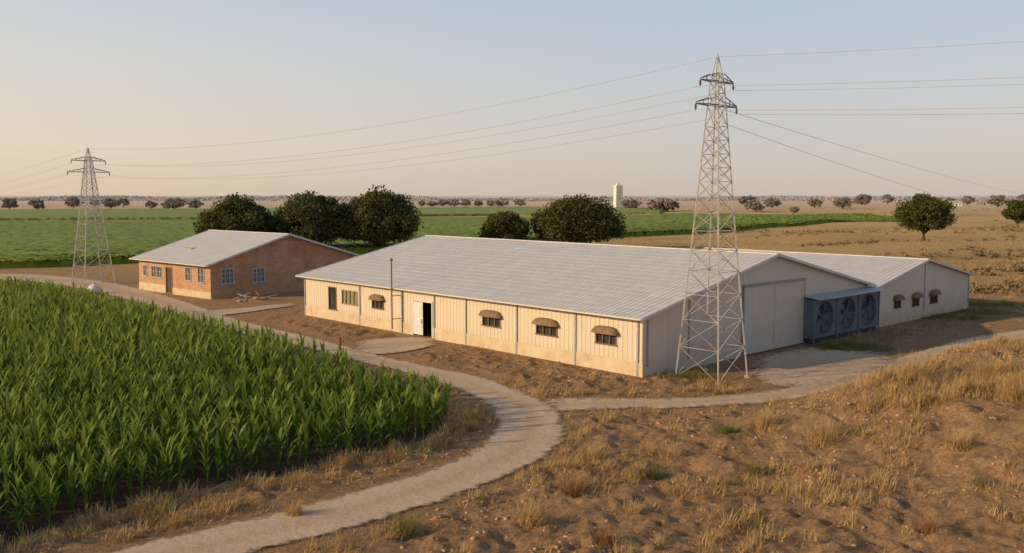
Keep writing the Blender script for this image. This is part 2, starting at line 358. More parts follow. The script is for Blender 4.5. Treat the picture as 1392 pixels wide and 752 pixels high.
# ------------------------------------------------------------------ paths
ROADS = []
def catmull(P, sub):
    P = np.array(P); o = []
    for i in range(len(P) - 1):
        a, b, c, d = P[max(i - 1, 0)], P[i], P[i + 1], P[min(i + 2, len(P) - 1)]
        for k in range(sub):
            t = k / sub
            o.append(.5 * ((2 * b) + (c - a) * t + (2 * a - 5 * b + 4 * c - d) * t * t + (3 * b - a - 3 * c + d) * t ** 3))
    o.append(P[-1]); return np.array(o)
def ribbon_road(name, pairs, lift, sub=10, jit=.20, cols=14, ew=.62, endfade=False, grow=.24, strength=1.0, **k):
    L = catmull([G(*p[:2])[:2] for p in pairs], sub); Rr = catmull([G(*p[2:])[:2] for p in pairs], sub)
    ln = np.linalg.norm(L - Rr, axis=1); mid = (L + Rr) / 2
    u = (Rr - L) / np.maximum(ln, .01)[:, None]
    L = L + u * (-grow + jit * fbm(L[:, 0] * .9, L[:, 1] * .9, 5) * 2)[:, None]; Rr = Rr - u * (-grow + jit * fbm(Rr[:, 0] * .9, Rr[:, 1] * .9, 9) * 2)[:, None]
    l2 = np.linalg.norm(L - Rr, axis=1); rows = []; ed = []
    for j in range(cols + 1):
        t = j / cols; p = L * (1 - t) + Rr * t
        rows.append(np.c_[p, hb(p[:, 0], p[:, 1]) + lift + .012 * fbm(p[:, 0] * .8, p[:, 1] * .8, 4)])
        e = np.clip(min(t, 1 - t) * l2 / ew, 0, 1) * strength
        if endfade: e = e * np.minimum(1, np.minimum(np.arange(len(e)), np.arange(len(e))[::-1]) / 8)
        ed.append(np.c_[e, np.full(len(e), math.exp(-((t - .5) / .13) ** 2) * .8), e * 0, e * 0 + 1])
    V = np.stack(rows, 1); n, m = V.shape[:2]
    i = np.arange(n - 1)[:, None] * m + np.arange(m - 1)[None]
    q = np.stack([i, i + 1, i + m + 1, i + m], -1).reshape(-1, 4)
    for a in range(n): ROADS.append((mid[a, 0], mid[a, 1], ln[a] / 2))
    if ln.max() > 3.2:
        for t in (.2, .8):
            p = L * (1 - t) + Rr * t
            for a in range(n): ROADS.append((p[a, 0], p[a, 1], ln[a] * .2))
    o = np_obj(name, V, q, M['path'], smooth=True, kind='structure', **k)
    ca = o.data.color_attributes.new('edge', 'FLOAT_COLOR', 'POINT'); ca.data.foreach_set('color', np.stack(ed, 1).astype(np.float32).ravel())
    return o
ribbon_road('path', [(40, 790, 230, 790), (150, 752, 335, 752), (300, 716, 458, 724), (430, 684, 572, 689), (530, 657, 668, 655), (610, 630, 730, 626), (655, 606, 760, 603), (673, 584, 766, 578), (674, 564, 752, 555), (652, 543, 708, 533), (600, 521, 645, 511), (540, 504, 560, 494), (480, 490, 495, 478), (400, 469, 415, 457), (300, 446, 320, 434), (190, 412, 225, 402), (100, 391, 140, 383), (0, 381, 30, 373), (-200, 380, -180, 372)], .020,
            label='pale dusty path curving between cornfield and sheds', cat='path')
ribbon_road('side_path', [(742, 568, 716, 543), (800, 559, 785, 540), (900, 557, 900, 541), (1000, 552, 1000, 536), (1080, 543, 1080, 525), (1160, 525, 1150, 504), (1240, 501, 1235, 482), (1320, 479, 1310, 461), (1400, 462, 1392, 448), (1560, 436, 1550, 426)], .025, endfade=True, ew=.95, strength=.9,
            label='pale dirt track running right past the steel pylon', cat='path')
ribbon_road('gate_apron', [(1000, 512, 1014, 483), (1060, 530, 1060, 477), (1130, 528, 1096, 470), (1195, 512, 1150, 474), (1240, 496, 1210, 474)], .030, jit=.3, ew=2.2, endfade=True, strength=.85,
            label='worn dirt yard in front of the sliding gate', cat='pavement')
ribbon_road('door_apron', [(466, 478, 480, 464), (515, 482, 520, 461), (560, 477, 560, 459), (604, 468, 604, 461)], .034, jit=.1, endfade=True,
            label='concrete apron leading to the open shed door', cat='pavement')
ribbon_road('house_path', [(255, 433, 240, 425), (320, 427, 318, 420), (370, 420, 368, 415), (412, 415, 410, 411)], .030, jit=.1, endfade=True,
            label='narrow pale path from the brick house to the shed', cat='path')
RD = np.array(ROADS)
def road_dist(x, y):
    o = np.full(x.shape, 99.0)
    for a in range(0, len(x), 20000):
        xx, yy = x[a:a + 20000, None], y[a:a + 20000, None]
        o[a:a + 20000] = (np.hypot(xx - RD[None, :, 0], yy - RD[None, :, 1]) - RD[None, :, 2]).min(1)
    return o
BW = 16.5
def bld(x, y, m=.0):
    lx, ly = local(S0, SANG, x, y)
    r = (lx > -SL - m) & (lx < m) & (ly > -m) & (ly < 25 + m)
    r |= (lx > -20 - m) & (lx < .2 + m) & (ly > 25 - m) & (ly < 43 + m)
    bx, by = local(B0, BANG, x, y)
    return r | ((bx > -BL - m) & (bx < m) & (by > -m) & (by < BW + m))

# ------------------------------------------------------------------ ground
def axis(a, b, st, lo, hi, g=1.12):
    o = list(np.arange(a, b, st)); s = st; x = o[-1]
    while x < hi: s *= g; x += s; o.append(x)
    s = st; x = o[0]; p = []
    while x > lo: s *= g; x -= s; p.append(x)
    return np.array(p[::-1] + o)
gx = axis(-22, 36, .16, -5000, 5000, 1.09); gy = axis(19, 56, .13, -40, 9000, 1.04)
X, Y = np.meshgrid(gx, gy); x = X.ravel(); y = Y.ravel()
near = (y < 115) & (np.abs(x) < 90)
rd = np.full(x.shape, 99.0); rd[near] = road_dist(x[near], y[near])
incorn = inpoly(x, y, CORN)
cl = clod(x, y) * (1 - sstep(62, 80, y)) * sstep(.3, 1.2, rd)
cl = cl * np.where(bld(x, y, .8), .0, 1) * np.where(incorn, .3, 1)
z = hb(x, y) + cl - .035 * (1 - sstep(.2, .5, rd)) + .5 * fbm(x * .15, y * .15, 31) * sstep(95, 130, y) * sstep(30, 60, x)
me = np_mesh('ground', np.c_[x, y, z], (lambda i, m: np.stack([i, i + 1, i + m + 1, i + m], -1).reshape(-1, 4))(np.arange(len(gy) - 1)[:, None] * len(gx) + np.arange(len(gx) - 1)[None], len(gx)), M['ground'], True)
zr = sstep(85, 125, y + .25 * x) * .95
zr = np.maximum(zr, .45 * sstep(.0, .22, fbm(x * .11, y * .11, 41)) * sstep(2, 10, (x - 2) * .53 - (y - 36) * .848))
zg = np.zeros_like(x)
for px, py, r in [(1312, 424, 4.0), (1150, 472, 2.2), (1345, 412, 3.0), (1290, 432, 2.0), (990, 585, .8), (890, 640, .6), (1030, 640, .5), (930, 512, 1.3), (1085, 400, 2)]:
    g = G(px, py); zg = np.maximum(zg, .8 * np.exp(-((x - g[0]) ** 2 + (y - g[1]) ** 2) / r ** 2) * (1 + fbm(x * .7, y * .7, 44)))
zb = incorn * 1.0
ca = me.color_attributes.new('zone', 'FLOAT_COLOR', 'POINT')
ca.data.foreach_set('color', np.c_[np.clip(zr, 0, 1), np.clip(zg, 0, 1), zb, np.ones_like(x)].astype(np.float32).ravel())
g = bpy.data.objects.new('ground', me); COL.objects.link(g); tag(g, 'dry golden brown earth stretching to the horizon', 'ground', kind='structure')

# ------------------------------------------------------------------ building helpers
def wall(mb, P, s0, s1, z0, top, ops=(), rib=0, extra=()):
    ss = {round(s0, 4), round(s1, 4)}
    for a, b, c, d in ops: ss |= {round(a, 4), round(b, 4)}
    for a in extra: ss.add(round(a, 4))
    if rib:
        k = s0
        while k < s1:
            for d_ in (0, .04, .09, .13):
                if s0 < k + d_ < s1: ss.add(round(k + d_, 4))
            k += rib
        def off(s):
            f = (s - s0) % rib
            return float(np.interp(f, [0, .04, .09, .13, rib], [0, .024, .024, 0, 0]))
    else:
        def off(s): return 0.0
    ss = sorted(q for q in ss if s0 - 1e-6 <= q <= s1 + 1e-6)
    for a, b in zip(ss[:-1], ss[1:]):
        if b - a < 1e-4: continue
        m = (a + b) / 2; iv = sorted([(c, d) for (oa, ob, c, d) in ops if oa < m < ob]); z = z0
        for c, d in iv:
            if c > z: mb.quad(P(a, z, off(a)), P(b, z, off(b)), P(b, c, off(b)), P(a, c, off(a)))
            z = d
        mb.quad(P(a, z, off(a)), P(b, z, off(b)), P(b, top(b), off(b)), P(a, top(a), off(a)))
def window(root, P, s0, s1, z0, z1, fm, gm, awning=False, mull=1, bars=0, label=None, fw=.07):
    f = MB()
    f.pbox(P, s0, s0 + fw, z0, z1, -.10, .05); f.pbox(P, s1 - fw, s1, z0, z1, -.10, .05)
    f.pbox(P, s0 + fw, s1 - fw, z1 - fw, z1, -.10, .05); f.pbox(P, s0 - .05, s1 + .05, z0 - fw, z0, -.10, .09)
    for k in range(mull):
        c = s0 + (s1 - s0) * (k + 1) / (mull + 1); f.pbox(P, c - .03, c + .03, z0, z1 - fw, -.08, .03)
    for k in range(bars):
        c = z0 + (z1 - z0) * (k + 1) / (bars + 1); f.pbox(P, s0 + fw, s1 - fw, c - .02, c + .02, -.075, .025)
    o = f.build('window', fm, root, label=label)
    g = MB(); g.pbox(P, s0 + fw * .5, s1 - fw * .5, z0, z1 - fw * .5, -.07, -.055); g.build('pane', gm, o)
    if awning:
        a = MB(); n = 6; ex = .14; pr = []
        for k in range(n + 1):
            t = k / n * math.pi / 2; pr.append((z1 - .20 + .40 * math.cos(t), .05 + .36 * math.sin(t)))
        W_ = s1 - s0 + 2 * ex; J = 10
        def hood(k, j):
            zz, oo = pr[k]; q = j / J * 2 - 1; arch = math.sqrt(max(0, 1 - (abs(q) ** 3.2))); top = pr[0][0] - pr[-1][0]
            f_ = (zz - pr[-1][0]) / top
            return P(s0 - ex + W_ * j / J, pr[-1][0] + top * f_ * (.35 + .65 * arch), .05 + (oo - .05) * (.6 + .4 * arch))
        for k in range(n):
            for j in range(J): a.quad(hood(k, j), hood(k, j + 1), hood(k + 1, j + 1), hood(k + 1, j))
        for j in (0, J):
            for k in range(n):
                p0, p1 = hood(k, j), hood(k + 1, j); sE = s0 - ex + W_ * j / J
                a.quad(p0, p1, P(sE, p1[2], .02), P(sE, p0[2], .02))
        a.build('awning', M['awn'], o)
    return o
def roof(root, x0, x1, ya, ym, yb, za, zr, zb, mat, n=18, trim=M['trim']):
    mb = MB(); th = .06
    for y0, z0, y1, z1 in ((ya, za, ym, zr), (yb, zb, ym, zr)):
        for k in range(n):
            a, b = k / n, (k + 1) / n
            p0, p1 = y0 + (y1 - y0) * a, y0 + (y1 - y0) * b; q0, q1 = z0 + (z1 - z0) * a + .008, z0 + (z1 - z0) * b + .002
            mb.quad((x0, p0, q0), (x1, p0, q0), (x1, p1, q1), (x0, p1, q1))
            mb.quad((x0, p0, q0 - .006), (x1, p0, q0 - .006), (x1, p0, q0), (x0, p0, q0))
        mb.quad((x0, y0, z0 - th), (x1, y0, z0 - th), (x1, y1, z1 - th), (x0, y1, z1 - th))
    o = mb.build('roof', mat, root)
    for xx in (x0 - .025, x1 + .025):
        t = MB(); P_ = [(ya, za), (ym, zr), (yb, zb)]
        vs = [(xx + a * .025, yy, zz + b) for yy, zz in P_ for a in (-1, 1) for b in (-.13, .04)]
        fs = []
        for i in range(2):
            b_ = i * 4; fs += [(b_, b_ + 4, b_ + 5, b_ + 1), (b_ + 2, b_ + 3, b_ + 7, b_ + 6), (b_, b_ + 2, b_ + 6, b_ + 4), (b_ + 1, b_ + 5, b_ + 7, b_ + 3)]
        fs += [(0, 1, 3, 2), (8, 10, 11, 9)]
        t.add(vs, fs); t.build('verge_trim', trim, o)
    r = MB(); r.hexa([(xx, ym + dy, zr + .05 + dz - abs(dy) * .1) for xx in (x0, x1) for dy in (-.2, .2) for dz in (-.05, .01)]); r.build('ridge_cap', trim, o)
    gt = MB(); gt.box(x0, x1, ya - .08, ya - .005, za - .08, za + .0); gt.build('gutter', trim, o)
    g2 = MB(); g2.box(x0, x1, yb + .005, yb + .08, zb - .08, zb + .0); g2.build('gutter', trim, o)
    return o
PF = lambda s, z, o: (s, -o, z)
PE = lambda s, z, o: (o, s, z)

# ------------------------------------------------------------------ main shed
W_, EV, RG = 25.0, 3.2, 5.85
shed = empty('metal_shed', (S0[0], S0[1], 0), SANG, label='long cream metal shed with pale grey roof and awninged windows', cat='shed')
def topend(half, ev, rg): return lambda s: ev + (rg - ev) * (1 - abs(s - half) / half)
fr = lambda px, py: on_plane(S0, SANG, px, py, 'y')
en = lambda px, py, off=0: on_plane(S0, SANG, px, py, 'x', off)
def pxrect(fn, a, b, c, d):
    m = (c + d) / 2; mm = (a + b) / 2
    return fn(a, m)[0], fn(b, m)[0], fn(mm, d)[1], fn(mm, c)[1]
wins = [pxrect(fr, *r) for r in [(447, 458, 390, 420), (465, 486, 395, 413), (506, 522, 404, 419), (656, 681, 426, 443), (729, 758, 437, 455), (810, 839, 448, 467)]]
door = list(pxrect(fr, 562, 588, 408, 457)); door[2] = .06; door[3] = 2.35
mb = MB(); wall(mb, PF, -SL, 0, .75, lambda s: EV, [tuple(door)] + wins, rib=.33); mb.build('long_wall', M['cream'], shed)
mb = MB(); wall(mb, PE, 0, W_, .0, topend(W_ / 2, EV, RG), extra=(W_ / 2,)); mb.build('end_wall', M['endw'], shed)
mb = MB(); wall(mb, lambda s, z, o: (-SL, s, z), 0, W_, .0, topend(W_ / 2, EV, RG), extra=(W_ / 2,)); mb.build('end_wall', M['endw'], shed)
mb = MB(); mb.quad((-SL, W_, 0), (0, W_, 0), (0, W_, EV), (-SL, W_, EV)); mb.build('long_wall', M['endw'], shed)
mb = MB(); mb.box(-SL, door[0], -.05, .1, -.3, .75); mb.build('plinth', M['plinth'], shed)
mb = MB(); mb.box(door[1], .05, -.05, .1, -.3, .75); mb.build('plinth', M['plinth'], shed)
gy0, gy1 = en(1010, 430)[0], en(1090, 430)[0]
mb = MB(); mb.box(-.1, .04, .12, gy0, -.3, .5); mb.build('plinth', M['gate'], shed)
mb = MB(); mb.box(-.1, .04, gy1, W_, -.3, .5); mb.build('plinth', M['gate'], shed)
for px in (416, 490, 547, 591, 634, 703, 783, 868):
    s = fr(px, 440)[0]; s = min(max(s, -SL + .07), -.09)
    mb = MB(); mb.pbox(PF, s - .055, s + .055, 0, EV - .02, 0.0, .075); mb.build('wall_post', M['post'], shed)
for px in (880, 936):
    s = en(px, 460)[0]; mb = MB(); mb.pbox(PE, s - .05, s + .05, .5, topend(W_ / 2, EV, RG)(s) - .1, 0, .05); mb.build('wall_post', M['post'], shed)
for i, r in enumerate(wins):
    if i == 0: window(shed, PF, *r, M['frame'], M['glass'], False, 0, label='tall narrow dark window near the far corner')
    elif i == 1: window(shed, PF, *r, M['shutter'], M['shutter'], False, 3, 2, label='olive shuttered window without awning')
    else: window(shed, PF, *r, M['frame'], M['glass'], True, 2)
df = MB(); df.pbox(PF, door[0] - .06, door[0] + .04, 0, door[3], -.1, .06); df.pbox(PF, door[1] - .04, door[1] + .06, 0, door[3], -.1, .06); df.pbox(PF, door[0] - .06, door[1] + .06, door[3], door[3] + .1, -.1, .06)
d0 = df.build('door_frame', M['trim'], shed)
dw = (door[1] - door[0]) * .52
lf = MB(); lf.pbox(PF, door[0] + .05, door[0] + dw, .1, door[3] - .03, .0, .05)
dl = lf.build('door', M['door'], shed, label='white door leaf beside the dark opening')
pl_ = MB()
for q in (.25, 1.3): pl_.pbox(PF, door[0] + .2, door[0] + dw - .15, q, q + .85, .051, .07)
pl_ = pl_.build('door_panel', M['door'], dl)
hd = MB(); hd.bar((door[0] + dw - .1, -.06, 1.0), (door[0] + dw - .1, -.12, 1.0), .03); hd.bar((door[0] + dw - .1, -.12, .9), (door[0] + dw - .1, -.12, 1.2), .035); hd.build('handle', M['arm'], dl)
roof(shed, -SL - .35, .35, -.55, W_ / 2, W_ + .45, EV + .07 - .12, RG + .07, EV + .07 - .1, M['roof'], n=18)
px_ = fr(546, 440)[0] - .12
vp = MB(); vp.tube([(px_, -.72, .3), (px_, -.72, 5.0)], .05, 8); vp.lathe([(.05, 5.0), (.12, 5.02), (.10, 5.12), (.02, 5.2)], 10, lambda a, b, c: (px_ + a, -.72 + b, c))
for zz in (1.0, 2.6): vp.bar((px_, -.72, zz), (px_, 0, zz), .05)
vp.build('vent_pipe', M['rust'], shed)
gz = en(1050, 386)[1]; gm = (gy0 + gy1) / 2
for a, b in ((gy0, gm - .015), (gm + .015, gy1)):
    l = MB(); l.pbox(PE, a, b, .06, gz, .03, .085)
    lo = l.build('gate_leaf', M['gate'], shed)
    f = MB()
    for q in (a, b - .12): f.pbox(PE, q, q + .12, .06, gz, .086, .12)
    for q in (.06, gz - .12): f.pbox(PE, a + .12, b - .12, q, q + .10, .086, .115)
    f.build('stiles', M['gate'], lo)
gr = MB(); gr.pbox(PE, gy0 - .15, gy1 + .15, gz + .02, gz + .14, .01, .17); gr.build('gate_rail', M['post'], shed)
for q in (gy0 - .13, gy1 + .03):
    j = MB(); j.pbox(PE, q, q + .1, 0, gz, .005, .14); j.build('gate_jamb', M['post'], shed)

# ------------------------------------------------------------------ annex
A0 = S0 + da * 25.4 + xa * .12
annex = empty('shed_annex', (A0[0], A0[1], 0), SANG, label='smaller pale gabled annex attached at right end of the long shed', cat='shed')
AW, AE, AR = 17.6, 2.85, 4.5
an = lambda px, py: on_plane(A0, SANG, px, py, 'x')
aw = [pxrect(an, *r) for r in [(1215, 1224, 404, 418), (1240, 1249, 401, 415), (1264, 1274, 397, 411)]]
mb = MB(); wall(mb, PE, 0, AW, .5, topend(AW / 2, AE, AR), aw, extra=(AW / 2,)); mb.build('end_wall', M['endw'], annex)
mb = MB(); mb.quad((-20, AW, 0), (0, AW, 0), (0, AW, AE), (-20, AW, AE)); mb.build('long_wall', M['endw'], annex)
mb = MB(); mb.quad((-20, 0, 0), (0, 0, 0), (0, 0, AE), (-20, 0, AE)); mb.build('long_wall', M['endw'], annex)
mb = MB(); wall(mb, lambda s, z, o: (-20, s, z), 0, AW, 0, topend(AW / 2, AE, AR), extra=(AW / 2,)); mb.build('end_wall', M['endw'], annex)
mb = MB(); mb.box(-.1, .05, 0, AW, -.3, .5); mb.build('plinth', M['plinth'], annex)
for q in (.06, AW / 2, AW - .06):
    mb = MB(); mb.pbox(PE, q - .05, q + .05, .5, topend(AW / 2, AE, AR)(q) - .08, 0, .05); mb.build('wall_post', M['post'], annex)
for r in aw: window(annex, PE, *r, M['frame'], M['glass'], True, 1)
roof(annex, -20.3, .3, -.2, AW / 2, AW + .4, AE + .03, AR + .07, AE, M['roof'], n=13)

# ------------------------------------------------------------------ cooling fan bank
x0, x1 = .08, .80
fa, fb = en(1106, 430, x1)[0], en(1194, 430, x1)[0]
fz0 = .36; fz1 = en(1115, 407, x1)[1]
fp = np.array(S0) + da * fa
bank = empty('cooling_unit', (fp[0], fp[1], 0), SANG, label='row of three large caged fans in a blue grey casing by the shed gate', cat='cooling unit')
FL = fb - fa
mb = MB()
mb.box(x0, x0 + .06, 0, FL, fz0, fz1); mb.box(x0 + .06, x1, 0, .07, fz0, fz1); mb.box(x0 + .06, x1, FL - .07, FL, fz0, fz1); mb.box(x0 + .06, x1, .07, FL - .07, fz0, fz0 + .08)
fw = FL / 3
for k in range(3):
    cy = fw * (k + .5); cz = (fz0 + fz1) / 2; r = min(fw / 2 - .16, (fz1 - fz0) / 2 - .18); n = 32
    sq = []
    for i in range(n):
        a = 2 * math.pi * i / n; c, s_ = math.cos(a), math.sin(a); m = max(abs(c) / (fw / 2), abs(s_) / ((fz1 - fz0) / 2)); sq.append((cy + c / m, cz + s_ / m))
    for i in range(n):
        j = (i + 1) % n; a, b = 2 * math.pi * i / n, 2 * math.pi * j / n
        mb.quad((x1 - .01, cy + r * math.cos(a), cz + r * math.sin(a)), (x1 - .01, cy + r * math.cos(b), cz + r * math.sin(b)), (x1 - .01, *sq[j]), (x1 - .01, *sq[i]))
mb.build('casing', M['casing'], bank)
bs = MB(); bs.box(x0 + .1, x1 - .12, .08, FL - .08, -.2, fz0 - .003); bs.build('base', M['fandark'], bank)
ld = MB(); ld.hexa([(xx, yy, zz + (.14 if xx < .5 else .0) + t) for xx in (x0 - .06, x1 + .5) for yy in (-.12, FL + .12) for zz, t in ((fz1 + .03, 0), (fz1 + .03, .04))]); ld.build('lid', M['lid'], bank)
for yy in [0.0, fw, 2 * fw, FL]:
    l = MB(); l.box(x1 + .0, x1 + .05, yy - .04, yy + .04, -.1, fz1); l.build('post', M['fan'], bank)
for k in range(3):
    cy = fw * (k + .5); cz = (fz0 + fz1) / 2; r = min(fw / 2 - .16, (fz1 - fz0) / 2 - .18)
    T = lambda a, b, c: (x1 + c, cy + a, cz + b)
    rg_ = MB(); rg_.lathe([(r - .02, -.35), (r + .04, -.35), (r + .04, .03), (r - .02, .03), (r - .02, -.35)], 32, T)
    rg_.f = [f for f in rg_.f if len(f) == 4]
    fo = rg_.build('fan', M['fan'], bank)
    bl = MB()
    for i in range(5):
        a = 2 * math.pi * i / 5 + k
        def pt(rr, off, dx): return T(rr * math.cos(a + off), rr * math.sin(a + off), dx)
        bl.hexa([pt(.2, -.3, -.2), pt(.2, -.3, -.18), pt(r * .93, -.32, -.24), pt(r * .93, -.32, -.22), pt(.2, .3, -.1), pt(.2, .3, -.08), pt(r * .93, .3, -.08), pt(r * .93, .3, -.06)])
    bl.lathe([(.001, -.25), (.22, -.25), (.22, -.06), (.12, .0), (.001, .0)], 14, T)
    bl.build('blades', M['casing'], fo)
    gl = MB()
    for q in (.3, .55, .8):
        gl.tube([T(r * q * math.cos(2 * math.pi * i / 24), r * q * math.sin(2 * math.pi * i / 24), .04) for i in range(25)], .011, 5)
    for i in range(8):
        a = math.pi * i / 8; gl.bar(T(r * math.cos(a), r * math.sin(a), .045), T(-r * math.cos(a), -r * math.sin(a), .045), .016)
    gl.build('grille', M['fan'], fo)
    bk = MB(); bk.quad(*[T(a * (r + .03), b * (r + .03), -.36) for a, b in ((-1, -1), (1, -1), (1, 1), (-1, 1))]); bk.build('backing', M['fandark'], fo)

# ------------------------------------------------------------------ brick house
house = empty('brick_house', (B0[0], B0[1], 0), BANG, label='single storey red brick house with pale metal gable roof', cat='house')
BE, BR = 3.25, 5.65
bf = lambda px, py: on_plane(B0, BANG, px, py, 'y'); be = lambda px, py: on_plane(B0, BANG, px, py, 'x')
bw = [pxrect(bf, *r) for r in [(195, 200, 360, 374), (206, 213, 361, 376), (214, 220, 362, 377), (252, 260, 363, 381), (269, 278, 364, 384)]]
bd = list(pxrect(bf, 226, 234, 358, 398)); bd[2] = .05; bd[3] = 2.45
eW = [pxrect(be, *r) for r in [(300, 318, 365, 385), (343, 360, 364, 383)]]
mb = MB(); wall(mb, PF, -BL, 0, 0, lambda s: BE, bw + [tuple(bd)]); mb.build('wall', M['brick'], house)
mb = MB(); wall(mb, PE, 0, BW, 0, topend(BW / 2, BE, BR), eW, extra=(BW / 2,)); mb.build('wall', M['brick'], house)
mb = MB(); wall(mb, lambda s, z, o: (-BL, s, z), 0, BW, 0, topend(BW / 2, BE, BR), extra=(BW / 2,)); mb.build('wall', M['brick'], house)
mb = MB(); mb.quad((-BL, BW, 0), (0, BW, 0), (0, BW, BE), (-BL, BW, BE)); mb.build('wall', M['brick'], house)
mb = MB(); mb.box(-BL, bd[0] - .1, -.06, .05, -.3, .75); mb.build('plinth', M['plinth'], house)
mb = MB(); mb.box(bd[1] + .1, .06, -.06, .05, -.3, .6); mb.build('plinth', M['plinth'], house)
for r in bw: window(house, PF, *r, M['wframe'], M['bglass'], False, 1, 1)
for r in eW: window(house, PE, *r, M['wframe'], M['bglass'], False, 2, 2, fw=.10)
mb = MB(); mb.pbox(PF, bd[0] + .05, bd[1] - .05, .05, bd[3] - .05, -.09, -.04)
mb.build('door', M['dark'], house)
mb = MB(); mb.pbox(PF, bd[0] - .05, bd[0] + .05, 0, bd[3], -.1, .05); mb.pbox(PF, bd[1] - .05, bd[1] + .05, 0, bd[3], -.1, .05); mb.pbox(PF, bd[0] - .05, bd[1] + .05, bd[3], bd[3] + .1, -.1, .05); mb.build('door_frame', M['frame'], house)
ro = roof(house, -BL - .5, .5, -.7, BW / 2, BW + .6, BE - .12, BR + .07, BE - .1, M['roof2'], n=13)
sl_ = (BR + .07 - BE + .12) / (BW / 2 + .7)
for xx, yy, L_, w_ in ((-9.8, 2.6, 1.7, .5),):
    mb = MB(); mb.hexa([(a, b, BE - .12 + (b + .7) * sl_ + c) for a in (xx, xx + L_) for b in (yy, yy + w_) for c in (.02, .08)]); mb.build('roof_patch', M['patch'], ro)

# ------------------------------------------------------------------ pylons
def pylon(name, x, y, ang, hwb, hwt, z1, z2, top, a1, a2, lw, bw_, label):
    root = empty(name, (x, y, float(hb(x, y))), ang, label=label, cat='pylon', group='lattice pylons carrying the power line')
    hw = lambda z: hwb + (hwt - hwb) * (max(z, 0) / z1) ** .92 if z <= z1 else hwt * (1 - .25 * (z - z1) / (z2 - z1)) if z <= z2 else hwt * .75 * (1 - .9 * (z - z2) / (top - z2))
    cs = [(-1, -1), (1, -1), (1, 1), (-1, 1)]
    P = lambda c, z: (c[0] * hw(z), c[1] * hw(z), z)
    zs = [0]; z = 0; k = 1.2
    while z < z1 - .5:
        z += max(.7, hw(z) * k); zs.append(min(z, z1))
    zs[-1] = z1
    lev = zs + [(z1 + z2) / 2, z2, (z2 * 2 + top) / 3]
    for c in cs:
        m = MB(); pts = [P(c, -.3)] + [P(c, q) for q in lev[1:]] + [P(c, top)]
        for i, (p, q) in enumerate(zip(pts[:-1], pts[1:])): m.bar(p, q, lw if q[2] <= z1 else lw * .75)
        lo = m.build('leg', M['steel'], root)
        f = MB(); f.lathe([(.17, -.4), (.17, .04), (.13, .08)], 10, lambda a, b, q: (c[0] * hw(0) + a, c[1] * hw(0) + b, q)); f.build('footing', M['plinth'], lo)
    for i in range(4):
        a, b = cs[i], cs[(i + 1) % 4]; m = MB()
        for za, zb_ in zip(lev[:-1], lev[1:]):
            m.bar(P(a, za), P(b, zb_), bw_, bw_ * .9); m.bar(P(b, za), P(a, zb_), bw_ * .98, bw_ * .87)
            m.bar(P(a, zb_), P(b, zb_), bw_ * .96)
        m.build('bracing', M['steel'] if i % 2 else M['steel2'], root)
    att = [(0, 0, top)]
    for zz, al in ((z1, a1), (z2, a2)):
        m = MB(); h = hw(zz)
        for sg in (-1, 1):
            tip = (0, sg * al, zz)
            for q in (-1, 1):
                m.bar((q * h, sg * h, zz), tip, bw_ * 1.8); m.bar((q * h, sg * h, zz + .40), (0, sg * al, zz + .06), bw_ * 1.3)
                for t in (.33, .66):
                    m.bar((q * h * (1 - t), sg * (h + (al - h) * t), zz), (q * h * (1 - t), sg * (h + (al - h) * t), zz + .40 * (1 - t) + .06 * t), bw_ * .8)
            m.bar((-h, sg * h, zz), (h, sg * h, zz), bw_ * 1.2)
        m.build('crossarm', M['arm'], root)
        for sg in (-1, 1):
            s = MB(); zt = zz - .02
            pr = [(.03, zt), (.03, zt - .04)]
            for d in range(3): pr += [(.075, zt - .06 - d * .08), (.035, zt - .10 - d * .08)]
            pr += [(.02, zt - .33)]
            s.lathe(pr, 8, lambda a, b, q: (a, sg * al + b, q)); s.build('insulator', M['insul'], root)
            att.append((0, sg * al, zz - .33))
    pk = MB(); pk.tube([(0, 0, top - .5), (0, 0, top + .15)], .035, 6); pk.build('peak', M['steel'], root)
    c, s = math.cos(ang), math.sin(ang); zb0 = float(hb(x, y))
    return [np.array([x + a * c - b * s, y + a * s + b * c, q + zb0]) for a, b, q in att]
pa = G(967, 512); pb = G(127, 386)
A1 = pylon('power_pylon', pa[0], pa[1], SANG, 1.34, .33, 14.05, 15.25, 16.5, 1.8, 1.45, .066, .030, 'tall nearer steel lattice pylon standing in front of the long shed gable')
A2 = pylon('power_pylon', pb[0], pb[1], SANG + .1, 1.65, .40, 11.9, 13.1, 14.4, 2.2, 1.8, .09, .038, 'smaller distant steel lattice pylon left of the brick house')
def wire(p, q, sag, label, r=.016, n=28):
    m = MB(); pts = []
    for i in range(n + 1):
        t = i / n; v = np.array(p) * (1 - t) + np.array(q) * t; v[2] -= sag * 4 * t * (1 - t); pts.append(v)
    m.tube(pts, r, 5); m.build('overhead_wire', M['wire'], label=label, cat='wire', group='overhead power lines')
nm = ['topmost earth wire', 'lower arm left conductor', 'lower arm right conductor', 'upper arm left conductor', 'upper arm right conductor']
dr = (A1[0] - A2[0])[:2]; dr = dr / np.linalg.norm(dr)
for i in range(5):
    wire(A1[i], A2[i], 1.5, nm[i] + ' sagging between the two pylons', .012)
    e_ = np.array([A1[i][0] + dr[0] * 80, A1[i][1] + dr[1] * 80, A1[i][2] + .8]); wire(A1[i], e_, 1.6, nm[i] + ' running from near pylon out at top right', .010)
    f_ = np.array([-285 + i * .8, 420 - i * .6, A2[i][2] - 1]); wire(A2[i], f_, 3.2, nm[i] + ' running from distant pylon off to the left', .014)
for k, (z_, xx, yy) in enumerate(((13.9, 152, 252), (13.2, 140, 258))):
    wire((pa[0] + .3, pa[1] + .2, z_), (xx + 60, yy + 90, 9.5 - k * 2), 2.4 + k, ('upper' if k == 0 else 'lower') + ' thin wire descending from near pylon towards the right horizon', .012)

